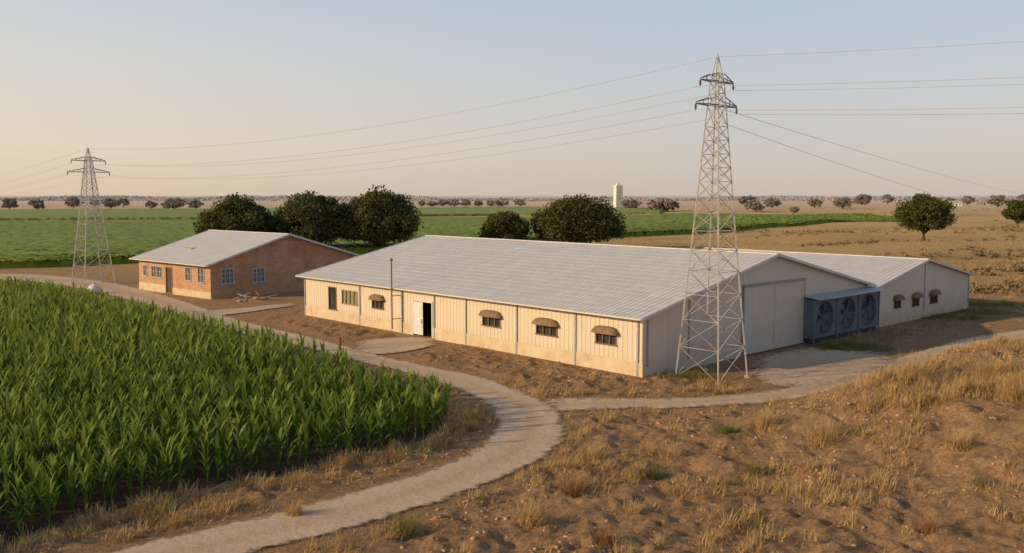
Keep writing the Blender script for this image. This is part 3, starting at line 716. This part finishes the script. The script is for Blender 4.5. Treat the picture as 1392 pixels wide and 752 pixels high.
# ------------------------------------------------------------------ trees
def leaf_quads(c, size, rg):
    n = len(c); u = rg.normal(size=(n, 3)); u /= np.linalg.norm(u, axis=1)[:, None]
    t = rg.normal(size=(n, 3)); v = np.cross(u, t); v /= np.linalg.norm(v, axis=1)[:, None]
    s = (size * rg.uniform(.55, 1.35, n))[:, None]; u = u * s; v = v * s * .62
    V = np.stack([c + u, c + v, c - u, c - v], 1).reshape(-1, 3); return V, np.arange(4 * n).reshape(-1, 4)
def crown_pts(w, h, z0, ncl, per, rg):
    rx = w / 2; rz = (h - z0) / 2; cz = z0 + rz; P = []
    ph = rg.uniform(0, 6.28, 4)
    for i in range(ncl):
        d = rg.normal(size=3); d /= np.linalg.norm(d)
        if d[2] < -.7: d[2] *= .7
        k = rg.uniform(.35, .95) ** (.5); a = math.atan2(d[1], d[0])
        lob = 1 + .09 * math.sin(2 * a + ph[0]) + .08 * math.sin(3 * a + ph[1])
        zz = d[2] * k; wide = 1.06 - .22 * max(zz, 0) ** 2
        c = np.array([d[0] * rx * .88 * k * lob * wide, d[1] * rx * .88 * k * lob * wide, cz + zz * rz * .88 - .08 * rz])
        r = w * rg.uniform(.06, .15); dd = rg.normal(size=(per, 3)); dd /= np.linalg.norm(dd, axis=1)[:, None]
        P.append(c + dd * (r * rg.uniform(.1, 1.3, per) ** .75)[:, None] * np.array([1, 1, .75]))
    return np.concatenate(P)
def tree(px, Y, w, h, th, label, group, mat, ncl=46, per=150, leaf=.23, name='broadleaf_tree', seed=0, X=None):
    rg = np.random.default_rng(seed); x = at(px, 265, Y)[0] if X is None else X; z = float(hb(x, Y))
    root = empty(name, (x, Y, z), rg.uniform(0, 6), label=label, cat='tree', group=group)
    c = crown_pts(w, h, th, ncl, per, rg); c[:, 2] = np.maximum(c[:, 2], .15); V, q = leaf_quads(c, leaf, rg)
    np_obj('crown', V, q, mat, root)
    t = MB(); tr = max(.12, w * .028); top = th + (h - th) * .45
    t.tube([(0, 0, -.3), (.05 * w * .2, 0, th * .6), (.02 * w, .01 * w, th + .2), (.01 * w, 0, top)], [tr * 1.5, tr, tr * .8, tr * .3], 8)
    for i in range(5):
        a = 2 * math.pi * i / 5 + rg.uniform(0, 1); l = w * .33
        t.tube([(.01 * w, 0, th * .75 + i * .12), (l * .45 * math.cos(a), l * .45 * math.sin(a), th + (h - th) * .2), (l * math.cos(a), l * math.sin(a), th + (h - th) * .5)], [tr * .6, tr * .4, tr * .15], 6)
    t.build('trunk', M['bark'], root)
TG = 'large trees behind the sheds'
tree(327, 148, 12.6, 9.7, .3, 'wide dark tree behind the left half of the brick house roof', TG, M['leaf'], 120, 270, seed=1)
tree(424, 150, 12.6, 10.8, .4, 'tall dark tree in the middle of the three behind the brick house', TG, M['leaf'], 120, 270, seed=2)
tree(514, 152, 13.2, 11.0, .4, 'tall dark tree between brick house and long shed roof', TG, M['leaf'], 125, 270, seed=3)
tree(686, 158, 9.4, 7.2, .2, 'smallest rounded dark tree behind the shed ridge', TG, M['leaf'], 85, 250, seed=4)
tree(783, 158, 15.0, 9.7, .3, 'broad dark tree behind middle of the shed ridge', TG, M['leaf'], 140, 270, seed=5)
tree(1258, 180, 11.4, 9.8, 1.8, 'lone tree with visible trunk in the dry field at right', TG, M['leaf'], 95, 220, seed=7)
tree(1386, 238, 9.0, 7.8, 1.2, 'dark tree at the right edge of the dry field', TG, M['leaf'], 60, 170, seed=8)
tree(470, 176, 6.0, 5.6, .2, 'low bushy tree filling the gap between two tall dark trees', TG, M['leaf'], 45, 170, seed=9)
ORD = ['first', 'second', 'third', 'fourth', 'fifth', 'sixth', 'seventh', 'eighth', 'ninth', 'tenth', 'eleventh', 'twelfth', 'thirteenth', 'fourteenth', 'fifteenth', 'sixteenth']
rows = {
 'left of the brick house': [(12, 285, 26, 266), (51, 286, 22, 266), (100, 283, 24, 267), (128, 281, 14, 268), (150, 283, 22, 267), (167, 282, 16, 267), (205, 284, 20, 271), (236, 285, 28, 266), (265, 284, 20, 271)],
 'left of the white tower': [(573, 281, 12, 272), (587, 281, 14, 272), (602, 281, 14, 271), (617, 281, 14, 271), (633, 281, 14, 270), (650, 281, 14, 270), (667, 281, 12, 271), (682, 282, 18, 266), (707, 281, 14, 267)],
 'right of the white tower': [(858, 286, 24, 268), (888, 287, 20, 271), (906, 289, 34, 269), (1016, 286, 30, 264), (1028, 290, 28, 272), (1050, 283, 24, 265), (1080, 292, 14, 278), (1108, 283, 20, 266), (1146, 284, 24, 265), (1172, 279, 26, 263), (1207, 278, 16, 263), (1292, 279, 14, 265), (1316, 279, 16, 263), (1357, 282, 30, 262), (1388, 281, 16, 262)]}
k = 20
for where, lst in rows.items():
    for i, (px, by, wd, ty) in enumerate(lst):
        Y = G(px, by)[1]; zt = at(px, ty, Y)[2]; x_ = at(px, by, Y)[0]; hh = zt - float(hb(x_, Y)); ww = wd * Y / F
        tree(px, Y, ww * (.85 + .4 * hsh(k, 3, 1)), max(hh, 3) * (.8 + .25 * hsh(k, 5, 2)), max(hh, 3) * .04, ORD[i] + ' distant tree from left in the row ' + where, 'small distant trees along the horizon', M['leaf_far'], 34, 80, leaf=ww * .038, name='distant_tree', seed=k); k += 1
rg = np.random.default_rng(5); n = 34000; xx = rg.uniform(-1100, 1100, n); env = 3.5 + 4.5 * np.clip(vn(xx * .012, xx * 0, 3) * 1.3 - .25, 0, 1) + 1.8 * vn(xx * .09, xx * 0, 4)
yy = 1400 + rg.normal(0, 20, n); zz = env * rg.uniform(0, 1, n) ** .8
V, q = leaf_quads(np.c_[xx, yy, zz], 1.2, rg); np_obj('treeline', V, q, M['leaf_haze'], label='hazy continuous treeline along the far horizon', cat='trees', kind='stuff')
sc = []
for (ax, ay, bx, by_, n, wd, hh) in [(1060, 322, 1215, 312, 120, 3.5, .55), (1300, 318, 1460, 308, 90, 5, .6), (1100, 336, 1400, 326, 130, 3, .5), (1210, 352, 1440, 344, 110, 2.2, .45), (1322, 372, 1450, 364, 80, 1.6, .45), (1320, 400, 1440, 386, 90, 1.6, .45), (880, 318, 1060, 312, 60, 3, .5), (1120, 300, 1400, 297, 180, 10, .9), (1240, 289, 1420, 288, 200, 14, 1.4)]:
    a = G(ax, ay); b = G(bx, by_); t = rg.uniform(0, 1, n); p = a[None, :2] * (1 - t)[:, None] + b[None, :2] * t[:, None] + rg.normal(0, wd, (n, 2)); keep = vn(t * 14, t * 0, int(ax)) > .45; p = p[keep]
    s_ = rg.uniform(.4, 1.2, len(p)) * hh
    for _ in range(26):
        d = rg.normal(size=(len(p), 3)) * .5; c = np.c_[p[:, 0] + d[:, 0] * s_ * 1.5, p[:, 1] + d[:, 1] * s_ * 1.5, hb(p[:, 0], p[:, 1]) + np.abs(d[:, 2]) * s_ * 1.2]
        sc.append(c)
sc = np.concatenate(sc); V, q = leaf_quads(sc, .2, rg); np_obj('scrub', V, q, M['scrub'], label='low brown scrub in bands over the dry fields at right', cat='bushes', kind='stuff')

# ------------------------------------------------------------------ far crop fields
def resample(P, n):
    P = np.array(P); s = np.r_[0, np.cumsum(np.linalg.norm(np.diff(P, axis=0), axis=1))]; t = np.linspace(0, s[-1], n)
    return np.c_[np.interp(t, s, P[:, 0]), np.interp(t, s, P[:, 1])]
def field(name, nearp, farp, h, jit, nu, nv, mat, pw, seed, **k):
    rg = np.random.default_rng(seed)
    a = resample([G(*p)[:2] for p in nearp], nu); b = resample([G(*p)[:2] for p in farp], nu)
    t = np.linspace(0, 1, nv) ** pw; t = np.r_[0, t, 1]
    P = a[None] * (1 - t)[:, None, None] + b[None] * t[:, None, None]
    P[1:-1] += rg.normal(0, .25, P[1:-1].shape)
    z = h + rg.uniform(-jit, jit, P.shape[:2]) + .25 * fbm(P[..., 0] * .05, P[..., 1] * .05, seed)
    z[0] = -.3; z[-1] = -.3; z[:, 0] = -.3; z[:, -1] = -.3
    V = np.concatenate([P, (z + hb(P[..., 0], P[..., 1]))[..., None]], -1); m = nu; i = np.arange(nv + 1)[:, None] * m + np.arange(m - 1)[None]
    return np_obj(name, V, np.stack([i, i + 1, i + m + 1, i + m], -1), mat, kind='stuff', **k)
field('green_crop', [(-330, 372), (60, 364), (190, 357), (480, 346), (700, 332), (860, 322), (1225, 304)], [(-330, 307), (270, 303), (700, 298), (1000, 294), (1225, 301)], 1.0, .15, 520, 210, M['crop'], 1.9, 3,
      label='wide green crop field behind the sheds and pylons', cat='crop')
field('green_crop', [(-330, 302), (270, 298.5), (700, 293), (900, 291)], [(-330, 288), (270, 286), (700, 283), (900, 285)], 1.0, .15, 420, 80, M['crop_far'], 1.2, 4,
      label='paler green crop strip beyond the dark boundary line', cat='crop')

# ------------------------------------------------------------------ corn
def ribbon(pts, wd, side):
    pts = np.array(pts); wd = np.array(wd)[:, None]; V = np.stack([pts - side * wd, pts + side * wd], 1).reshape(-1, 3)
    K = len(pts); i = np.arange(K - 1) * 2; return V, np.stack([i, i + 1, i + 3, i + 2], -1)
def cat_(parts):
    vs, qs, n = [], [], 0
    for v, q in parts: vs.append(v); qs.append(q + n); n += len(v)
    return np.concatenate(vs), np.concatenate(qs)
def corn_variant(rg, nl, seg, wmax):
    hh = rg.uniform(1.0, 1.25); az0 = rg.uniform(0, 6.28); parts = []
    for i in range(nl):
        f = i / (nl - 1); z0 = .12 + (hh - .15) * f; az = az0 + i * math.pi + rg.normal(0, .5); L = rg.uniform(.65, .95) * (1 - .25 * abs(f - .5))
        a0 = R(68 + 17 * f + rg.normal(0, 5)); bend = R(rg.uniform(50, 115) * (1 - .5 * f)); d = np.array([math.cos(az), math.sin(az), 0]); p = np.array([0, 0, z0]); pts = [p]; wd = [.020]
        for k_ in range(seg):
            t = (k_ + 1) / seg; ang = a0 - bend * (t - .5 / seg) ** 1.8
            p = p + (d * math.cos(ang) + np.array([0, 0, 1]) * math.sin(ang)) * L / seg; pts.append(p); wd.append(max(.004, wmax * math.sin(math.pi * (t * .82 + .16)) ** .8))
        tw = rg.normal(0, .25); side = np.array([-d[1], d[0], tw]); side /= np.linalg.norm(side)
        parts.append(ribbon(pts, wd, side))
    leaves = cat_(parts)
    st = []
    for zz, r in ((-.05, .024), (hh * .5, .019), (hh, .009)): st.append([[r, 0, zz], [0, r, zz], [-r, 0, zz], [0, -r, zz]])
    sv = np.array(st).reshape(-1, 3); sq = np.array([[a * 4 + b, a * 4 + (b + 1) % 4, a * 4 + 4 + (b + 1) % 4, a * 4 + 4 + b] for a in range(2) for b in range(4)])
    return leaves, (sv, sq)
rgc = np.random.default_rng(11)
near_v = [corn_variant(rgc, 11, 6, .050) for _ in range(12)]
mid_v = [corn_variant(rgc, 8, 4, .06) for _ in range(10)]
def scatter(variants, P, rg, smin, smax):
    vs, qs, n = [], [], 0
    vi = rg.integers(0, len(variants), len(P)); an = rg.uniform(0, 6.28, len(P)); sc = rg.uniform(smin, smax, len(P))
    for k_ in range(len(variants)):
        I = np.where(vi == k_)[0]
        if not len(I): continue
        v, q = variants[k_]; c, s = np.cos(an[I]), np.sin(an[I]); W = np.empty((len(I), len(v), 3))
        W[..., 0] = (v[None, :, 0] * c[:, None] - v[None, :, 1] * s[:, None]) * sc[I, None] + P[I, 0, None]
        W[..., 1] = (v[None, :, 0] * s[:, None] + v[None, :, 1] * c[:, None]) * sc[I, None] + P[I, 1, None]
        W[..., 2] = v[None, :, 2] * sc[I, None] + P[I, 2, None]
        Q = q[None] + (np.arange(len(I)) * len(v))[:, None, None] + n
        vs.append(W.reshape(-1, 3)); qs.append(Q.reshape(-1, 4)); n += len(I) * len(v)
    return np.concatenate(vs), np.concatenate(qs)
e0, e1 = G(120, 703)[:2], G(555, 606)[:2]; ra = math.atan2(*((e1 - e0)[::-1]))
ca_, sa_ = math.cos(ra), math.sin(ra)
us, vs_ = np.meshgrid(np.arange(-150, 150, .42), np.arange(-150, 150, .88)); us = us.ravel() + rgc.normal(0, .07, us.size); vs_ = vs_.ravel() + rgc.normal(0, .05, vs_.size)
cx = us * ca_ - vs_ * sa_; cy = us * sa_ + vs_ * ca_
ok = inpoly(cx, cy, CORN); cx, cy = cx[ok], cy[ok]
ok = (cy > 16) & (cx / np.maximum(cy, 1) > -.80); cx, cy = cx[ok], cy[ok]
ok = rgc.uniform(size=len(cx)) > .05; cx, cy = cx[ok], cy[ok]
ds = np.hypot(cx, cy); inv = (cx / cy > -.55) & (H / cy < .40)
EP = resample([G(*p)[:2] for p in EDGE], 120)
ed = np.full(len(cx), 99.0); I = np.where(inv & (ds < 60))[0]
ed[I] = np.hypot(cx[I, None] - EP[None, :, 0], cy[I, None] - EP[None, :, 1]).min(1)
order = np.argsort(np.where(inv, ds + 2.5 * ed, 1e6)); ind = order[:300]; rest = order[300:]
cl_m = [(np_mesh('foliage', *lv, M['corn']), np_mesh('stalk', *st, M['stalk'])) for lv, st in near_v]
protos = {}
for j in ind:
    k_ = int(rgc.integers(0, 12)); a, b = cl_m[k_]
    if k_ not in protos:
        r = empty('corn_plant', (0, 0, 0), label='leafy green corn plant in the front rows of the cornfield', cat='corn plant', group='corn plants in the front rows')
        f = bpy.data.objects.new('foliage', a); s = bpy.data.objects.new('stalk', b)
        for c in (f, s): COL.objects.link(c); c.parent = r
        protos[k_] = (r, f, s)
    else:
        r0, f0, s0_ = protos[k_]; r = r0.copy(); COL.objects.link(r)
        for c0 in (f0, s0_):
            c = c0.copy(); COL.objects.link(c); c.parent = r
    r.location = (cx[j], cy[j], float(hb(cx[j], cy[j]))); r.rotation_euler = (rgc.normal(0, .05), rgc.normal(0, .05), rgc.uniform(0, 6.28)); s_ = rgc.uniform(.82, 1.16); r.scale = (s_, s_, s_)
def both(v): return cat_([v[0], v[1]])
rd_ = ds[rest]; nr = rest[rd_ < 48]; fr_ = rest[rd_ >= 48]
P1 = np.c_[cx[nr], cy[nr], np.zeros(len(nr))]; P2 = np.c_[cx[fr_], cy[fr_], np.zeros(len(fr_))]
v, q = cat_([scatter([both(a) for a in near_v], P1, rgc, .82, 1.18), scatter([both(a) for a in mid_v], P2, rgc, .9, 1.22)])
np_obj('corn_crop', v, q, M['corn'], kind='stuff', label='mass of green corn filling the field behind the front rows', cat='corn')
print('corn', len(cx))

# ------------------------------------------------------------------ dry grass
def tuft(rg, n, h, spread, seg=4, wd=.008, lean=.7):
    parts = []
    for i in range(n):
        az = rg.uniform(0, 6.28); L = h * rg.uniform(.45, 1.1); a0 = R(rg.uniform(55, 88)); bend = R(rg.uniform(10, 80)) * lean; r0 = spread * rg.uniform(0, 1) ** .7; a1 = rg.uniform(0, 6.28)
        d = np.array([math.cos(az), math.sin(az), 0]); p = np.array([r0 * math.cos(a1), r0 * math.sin(a1), -.06]); pts = [p]; w_ = [wd]
        for k_ in range(seg):
            t = (k_ + 1) / seg; ang = a0 - bend * t ** 1.5; p = p + (d * math.cos(ang) + np.array([0, 0, math.sin(ang)])) * L / seg; pts.append(p); w_.append(wd * (1 - .8 * t))
        parts.append(ribbon(pts, w_, np.array([-d[1], d[0], 0])))
    return cat_(parts)
rgg = np.random.default_rng(23)
small = [tuft(rgg, 34, .44, .22, 3, .010) for _ in range(10)]
wide = [tuft(rgg, 44, .25, .55, 3, .011, 1.2) for _ in range(6)]
farv = [tuft(rgg, 16, .55, .5, 2, .03) for _ in range(6)]
def cand(n, x0, x1, y0, y1):
    x = rgg.uniform(x0, x1, n); y = rgg.uniform(y0, y1, n); ok = ~inpoly(x, y, CORN) & ~bld(x, y, .4); x, y = x[ok], y[ok]
    rd = road_dist(x, y); ok = rd > .12; return x[ok], y[ok], rd[ok]
x, y, rd = cand(70000, -22, 48, 19, 64)
md = (x - 2) * .53 - (y - 36) * .848
cornd = inpoly(x - 1.2, y + .6, CORN) | inpoly(x - .8, y + 1.2, CORN)
pr = .014 + .75 * sstep(.10, .24, fbm(x * .2, y * .2, 61)) * sstep(1, 9, md) * sstep(2, 18, x) + .45 * (rd < 1.2) * (y < 46) * sstep(-.04, .18, fbm(x * .5, y * .5, 62)) + .45 * cornd * (y < 60) + .28 * sstep(.10, .24, fbm(x * .3, y * .3, 65)) * (y < 40)
pr = pr + .9 * np.exp(-((md - 4.5) / 3.2) ** 2) * sstep(10, 20, x) * sstep(-.02, .16, fbm(x * .35, y * .35, 66))
pr = pr * np.where((y > 47) & (md < 0), .35, 1)
ok = rgg.uniform(size=len(x)) < pr; x, y, rd = x[ok], y[ok], rd[ok]
kind = rgg.uniform(size=len(x))
A = np.c_[x, y, hb(x, y) + .9 * clod(x, y) * sstep(.3, 1.2, rd)]
v, q = cat_([scatter(small, A[kind < .46], rgg, .5, 1.6), scatter(wide, A[(kind >= .46) & (kind < .77)], rgg, .6, 1.4)])
np_obj('dry_grass', v, q, M['dry'], kind='stuff', label='straw coloured dry grass scattered over the near slope and verges', cat='grass')
v, q = scatter(small + wide, A[(kind >= .77) & (kind < .91)], rgg, .5, 1.1); np_obj('dry_grass', v, q, M['rdry'], kind='stuff', label='reddish withered weeds scattered over the bare earth', cat='grass')
v, q = scatter(small + wide, A[kind >= .91], rgg, .5, 1.1); np_obj('green_grass', v, q, M['green'], kind='stuff', label='sparse greenish weeds among the dry grass', cat='grass')
x, y, rd = cand(26000, 22, 190, 58, 230)
ok = rgg.uniform(size=len(x)) < .08 + .6 * sstep(.0, .18, fbm(x * .04, y * .08, 71)); x, y = x[ok], y[ok]; ok = x / y < .75; x, y = x[ok], y[ok]
v, q = scatter(farv, np.c_[x, y, hb(x, y)], rgg, .5, 1.1); np_obj('dry_grass', v, q, M['dry'], kind='stuff', label='tufted dry grass over the brown fields behind the annex', cat='grass')
pg = []
for px, py, r in [(1312, 424, 3.6), (1345, 415, 2.6), (1150, 472, 1.8), (930, 512, 1.0), (1290, 432, 1.8)]:
    g_ = G(px, py); a = rgg.normal(0, r * .5, (160, 2)); pg.append(np.c_[g_[0] + a[:, 0] * 1.3, g_[1] + a[:, 1] * .8, np.zeros(160)])
pg = np.concatenate(pg); pg = pg[~bld(pg[:, 0], pg[:, 1], .2)]
v, q = scatter(small + wide, pg, rgg, .5, 1.1); np_obj('green_grass', v, q, M['green'], kind='stuff', label='green weedy patches beside the annex and gate apron', cat='grass')
x, y, rd = cand(36000, -22, 46, 19, 60)
ok = rgg.uniform(size=len(x)) < .06 + .7 * sstep(-.04, .18, fbm(x * .3, y * .3, 81)); x, y, rd = x[ok], y[ok], rd[ok]
cb = []
for _ in range(10):
    b = np.array([[sx_, sy_, sz_] for sx_ in (-1, 1) for sy_ in (-1, 1) for sz_ in (-1, 1)], float) * .06 + rgg.normal(0, .024, (8, 3)); b[:, 2] *= .6
    cb.append((b, np.array([[0, 1, 3, 2], [4, 6, 7, 5], [0, 4, 5, 1], [2, 3, 7, 6], [0, 2, 6, 4], [1, 5, 7, 3]])))
zz = hb(x, y) + clod(x, y) * (1 - sstep(62, 80, y)) * sstep(.3, 1.2, rd) - .015
v, q = scatter(cb, np.c_[x, y, zz], rgg, .25, 1.0); np_obj('earth_clods', v, q, M['stone'], kind='stuff', label='loose clods and small stones over the bare earth', cat='stones')
CL = [(720, 712, .95, 75, 'dry', 'big straw clump at the bottom centre right of the path'),
      (548, 722, .85, 80, 'green', 'greenish brown grass clump beside the lower right edge of the path'),
      (1028, 645, .5, 70, 'green', 'low bright green tuft on the bare slope'),
      (1118, 598, 1.25, 110, 'dry', 'tall pale feathery clump on the slope below the track'),
      (1243, 520, 1.3, 90, 'dry', 'tall straw clump next to the track right of the pylon'),
      (1348, 512, 1.3, 100, 'dry', 'large straw clump on the mound crest near the right edge'),
      (1300, 612, .75, 70, 'dry', 'small straw tuft on the right slope'),
      (775, 668, .8, 70, 'rdry', 'reddish withered clump above the big straw clump'),
      (888, 646, .55, 70, 'green', 'greenish tuft in the middle of the bare slope'),
      (808, 622, .8, 80, 'dry', 'olive straw clump just right of the path bend'),
      (912, 622, .8, 80, 'dry', 'rounded straw tuft upslope of the greenish tuft'),
      (1262, 722, .6, 60, 'rdry', 'reddish tuft at bottom right of the slope'),
      (822, 742, .6, 70, 'rdry', 'reddish withered clump at the bottom edge'),
      (988, 590, .5, 70, 'green', 'spreading green weed below the track'),
      (1040, 578, .85, 90, 'dry', 'straw tuft beside the spreading green weed'),
      (1385, 540, 1.2, 90, 'dry', 'straw clump cut by the right edge of the picture'),
      (1180, 560, .8, 70, 'dry', 'short straw tuft behind the tall feathery clump'),
      (640, 585, .5, 50, 'rdry', 'brownish tuft between corn corner and path bend'),
      (400, 700, .5, 50, 'dry', 'straw tuft on the strip between corn and lower path'),
      (860, 700, .55, 50, 'dry', 'isolated straw tuft low on the bare slope')]
for px, py, hh, nb, mk, lab in CL:
    g_ = G(px, py); v, q = tuft(np.random.default_rng(int(px)), nb * 4, hh, hh * .5, 4, .010, 1.0)
    o = np_obj('grass_clump', v, q, M[mk], label=lab, cat='grass clump', group='single grass clumps on the near slope'); o.location = (g_[0], g_[1], g_[2] + .8 * float(clod(g_[0], g_[1])))

# ------------------------------------------------------------------ small things
p = G(348, 409); r = empty('debris_heap', (p[0], p[1], 0), R(12), label='low heap of old planks and rubble before the brick gable', cat='debris')
rgd = np.random.default_rng(3)
vs, fs = [], []
for i in range(7):
    for j in range(20):
        rr = (i / 6); a = 2 * math.pi * j / 20; vs.append((rr * 1.9 * math.cos(a) + rgd.normal(0, .07), rr * .8 * math.sin(a) + rgd.normal(0, .07), .5 * (1 - rr) ** 1.2 + rgd.normal(0, .05) * (rr < .95) - .05))
for i in range(6):
    for j in range(20): fs.append((i * 20 + j, i * 20 + (j + 1) % 20, (i + 1) * 20 + (j + 1) % 20, (i + 1) * 20 + j))
m = MB(); m.add(vs, fs); m.build('rubble', M['stone'], r)
for i in range(9):
    a = rgd.uniform(0, 3.14); l = rgd.uniform(.6, 1.3); x_, y_ = rgd.uniform(-1.3, 1.3), rgd.uniform(-.4, .4); up = rgd.uniform(-.1, .55)
    m = MB(); m.bar((x_ - l * math.cos(a), y_ - .5 * l * math.sin(a), .25), (x_ + l * math.cos(a), y_ + .5 * l * math.sin(a), .3 + up), .12, .05); m.build('plank', M['plank' if i % 4 else 'wframe'], r)
p = G(462, 476); r = empty('standpipe', (p[0], p[1], 0), 0, label='short brown water standpipe with hand wheel beside the path', cat='standpipe')
m = MB(); m.lathe([(.16, -.1), (.16, .06), (.09, .1), (.09, .62), (.13, .65), (.13, .74), (.05, .8)], 12); m.build('post', M['rust'], r)
m = MB(); m.tube([(0, 0, .55), (.22, -.05, .55), (.26, -.06, .45)], [.05, .05, .055], 8); m.build('spout', M['rust'], r)
m = MB(); m.tube([(.13 * math.cos(a * .5236), .13 * math.sin(a * .5236), .9) for a in range(13)], .018, 6); m.bar((-.13, 0, .9), (.13, 0, .9), .025); m.bar((0, -.13, .9), (0, .13, .9), .025); m.tube([(0, 0, .78), (0, 0, .91)], .02, 6); m.build('hand_wheel', M['arm'], r)
p = G(128, 399); r = empty('white_sack', (p[0], p[1], 0), .3, label='plump white sack lying at the far corner of the cornfield', cat='sack')
m = MB(); m.lathe([(.2, 0), (.5, .06), (.6, .3), (.52, .62), (.3, .82), (.12, .9)], 14, lambda a, b, c: (a * (1 + .08 * math.sin(b * 9)), b * .85, c)); m.build('body', M['sack'], r, smooth=True)
m = MB(); m.lathe([(.1, .88), (.07, .95), (.16, 1.1), (.1, 1.12)], 10); m.build('tied_neck', M['sack'], r)

# ------------------------------------------------------------------ far tower and houses
p = G(840, 283); Y = p[1]; sc = Y / F
tw = empty('white_tower', (p[0], Y, 0), .3, label='tall cream white tower standing beyond the green field', cat='tower')
hh = 35 * sc; ww = 4.9 * sc
m = MB(); m.hexa([(a * ww * (1 if zz < 1 else .95), b * ww * (1 if zz < 1 else .95), zz) for a in (-1, 1) for b in (-1, 1) for zz in (-.5, hh * .84)]); m.build('shaft', M['white'], tw)
m = MB(); m.box(-ww * 1.02, ww * 1.02, -ww * 1.02, ww * 1.02, hh * .845, hh * .87); m.build('cornice', M['white'], tw)
m = MB(); q_ = ww * .62; m.add([(-q_, -q_, hh * .872), (q_, -q_, hh * .872), (q_, q_, hh * .872), (-q_, q_, hh * .872), (0, 0, hh)], [(0, 1, 4), (1, 2, 4), (2, 3, 4), (3, 0, 4), (3, 2, 1, 0)]); m.build('peaked_cap', M['white'], tw)
for zz in (.35, .6):
    m = MB(); m.box(-.35, .35, -ww - .05, -ww + .6, hh * zz, hh * zz + 1.4); m.build('window', M['slit'], tw)
def farhouse(px, py, wd, ht, label, rz):
    p = G(px, py); Y = p[1]; r = empty('distant_house', (p[0], Y, p[2]), rz, label=label, cat='house', group='tiny houses on the right horizon')
    w_ = wd * Y / F; h_ = ht * Y / F; d_ = w_ * .6
    m = MB(); m.box(-w_ / 2, w_ / 2, -d_ / 2, d_ / 2, -.5, h_ * .65); m.build('wall', M['white'], r)
    m = MB(); e_ = .4; m.add([(-w_ / 2 - e_, -d_ / 2 - e_, h_ * .64), (w_ / 2 + e_, -d_ / 2 - e_, h_ * .64), (w_ / 2 + e_, d_ / 2 + e_, h_ * .64), (-w_ / 2 - e_, d_ / 2 + e_, h_ * .64), (-w_ / 2 - e_, 0, h_), (w_ / 2 + e_, 0, h_)], [(0, 1, 5, 4), (2, 3, 4, 5), (0, 4, 3), (1, 2, 5), (0, 3, 2, 1)]); m.build('roof', M['farroof'], r)
    m = MB(); m.box(-.6, .6, -d_ / 2 - .05, -d_ / 2 + .1, 0, h_ * .45); m.build('door', M['dark'], r)
    for s_ in (-1, 1):
        m = MB(); m.box(s_ * w_ * .3 - .6, s_ * w_ * .3 + .6, -d_ / 2 - .05, -d_ / 2 + .1, h_ * .2, h_ * .45); m.build('window', M['dark'], r)
farhouse(1234, 279, 12, 7, 'tiny pale house left of the lone tree on the horizon', .3)
farhouse(1299, 280, 14, 7, 'tiny pale house right of the lone tree on the horizon', -.2)
farhouse(1336, 279, 13, 8, 'tiny white house beside the round distant tree', .1)
farhouse(1376, 280, 12, 7, 'tiny white house nearest the right edge of the horizon', .4)
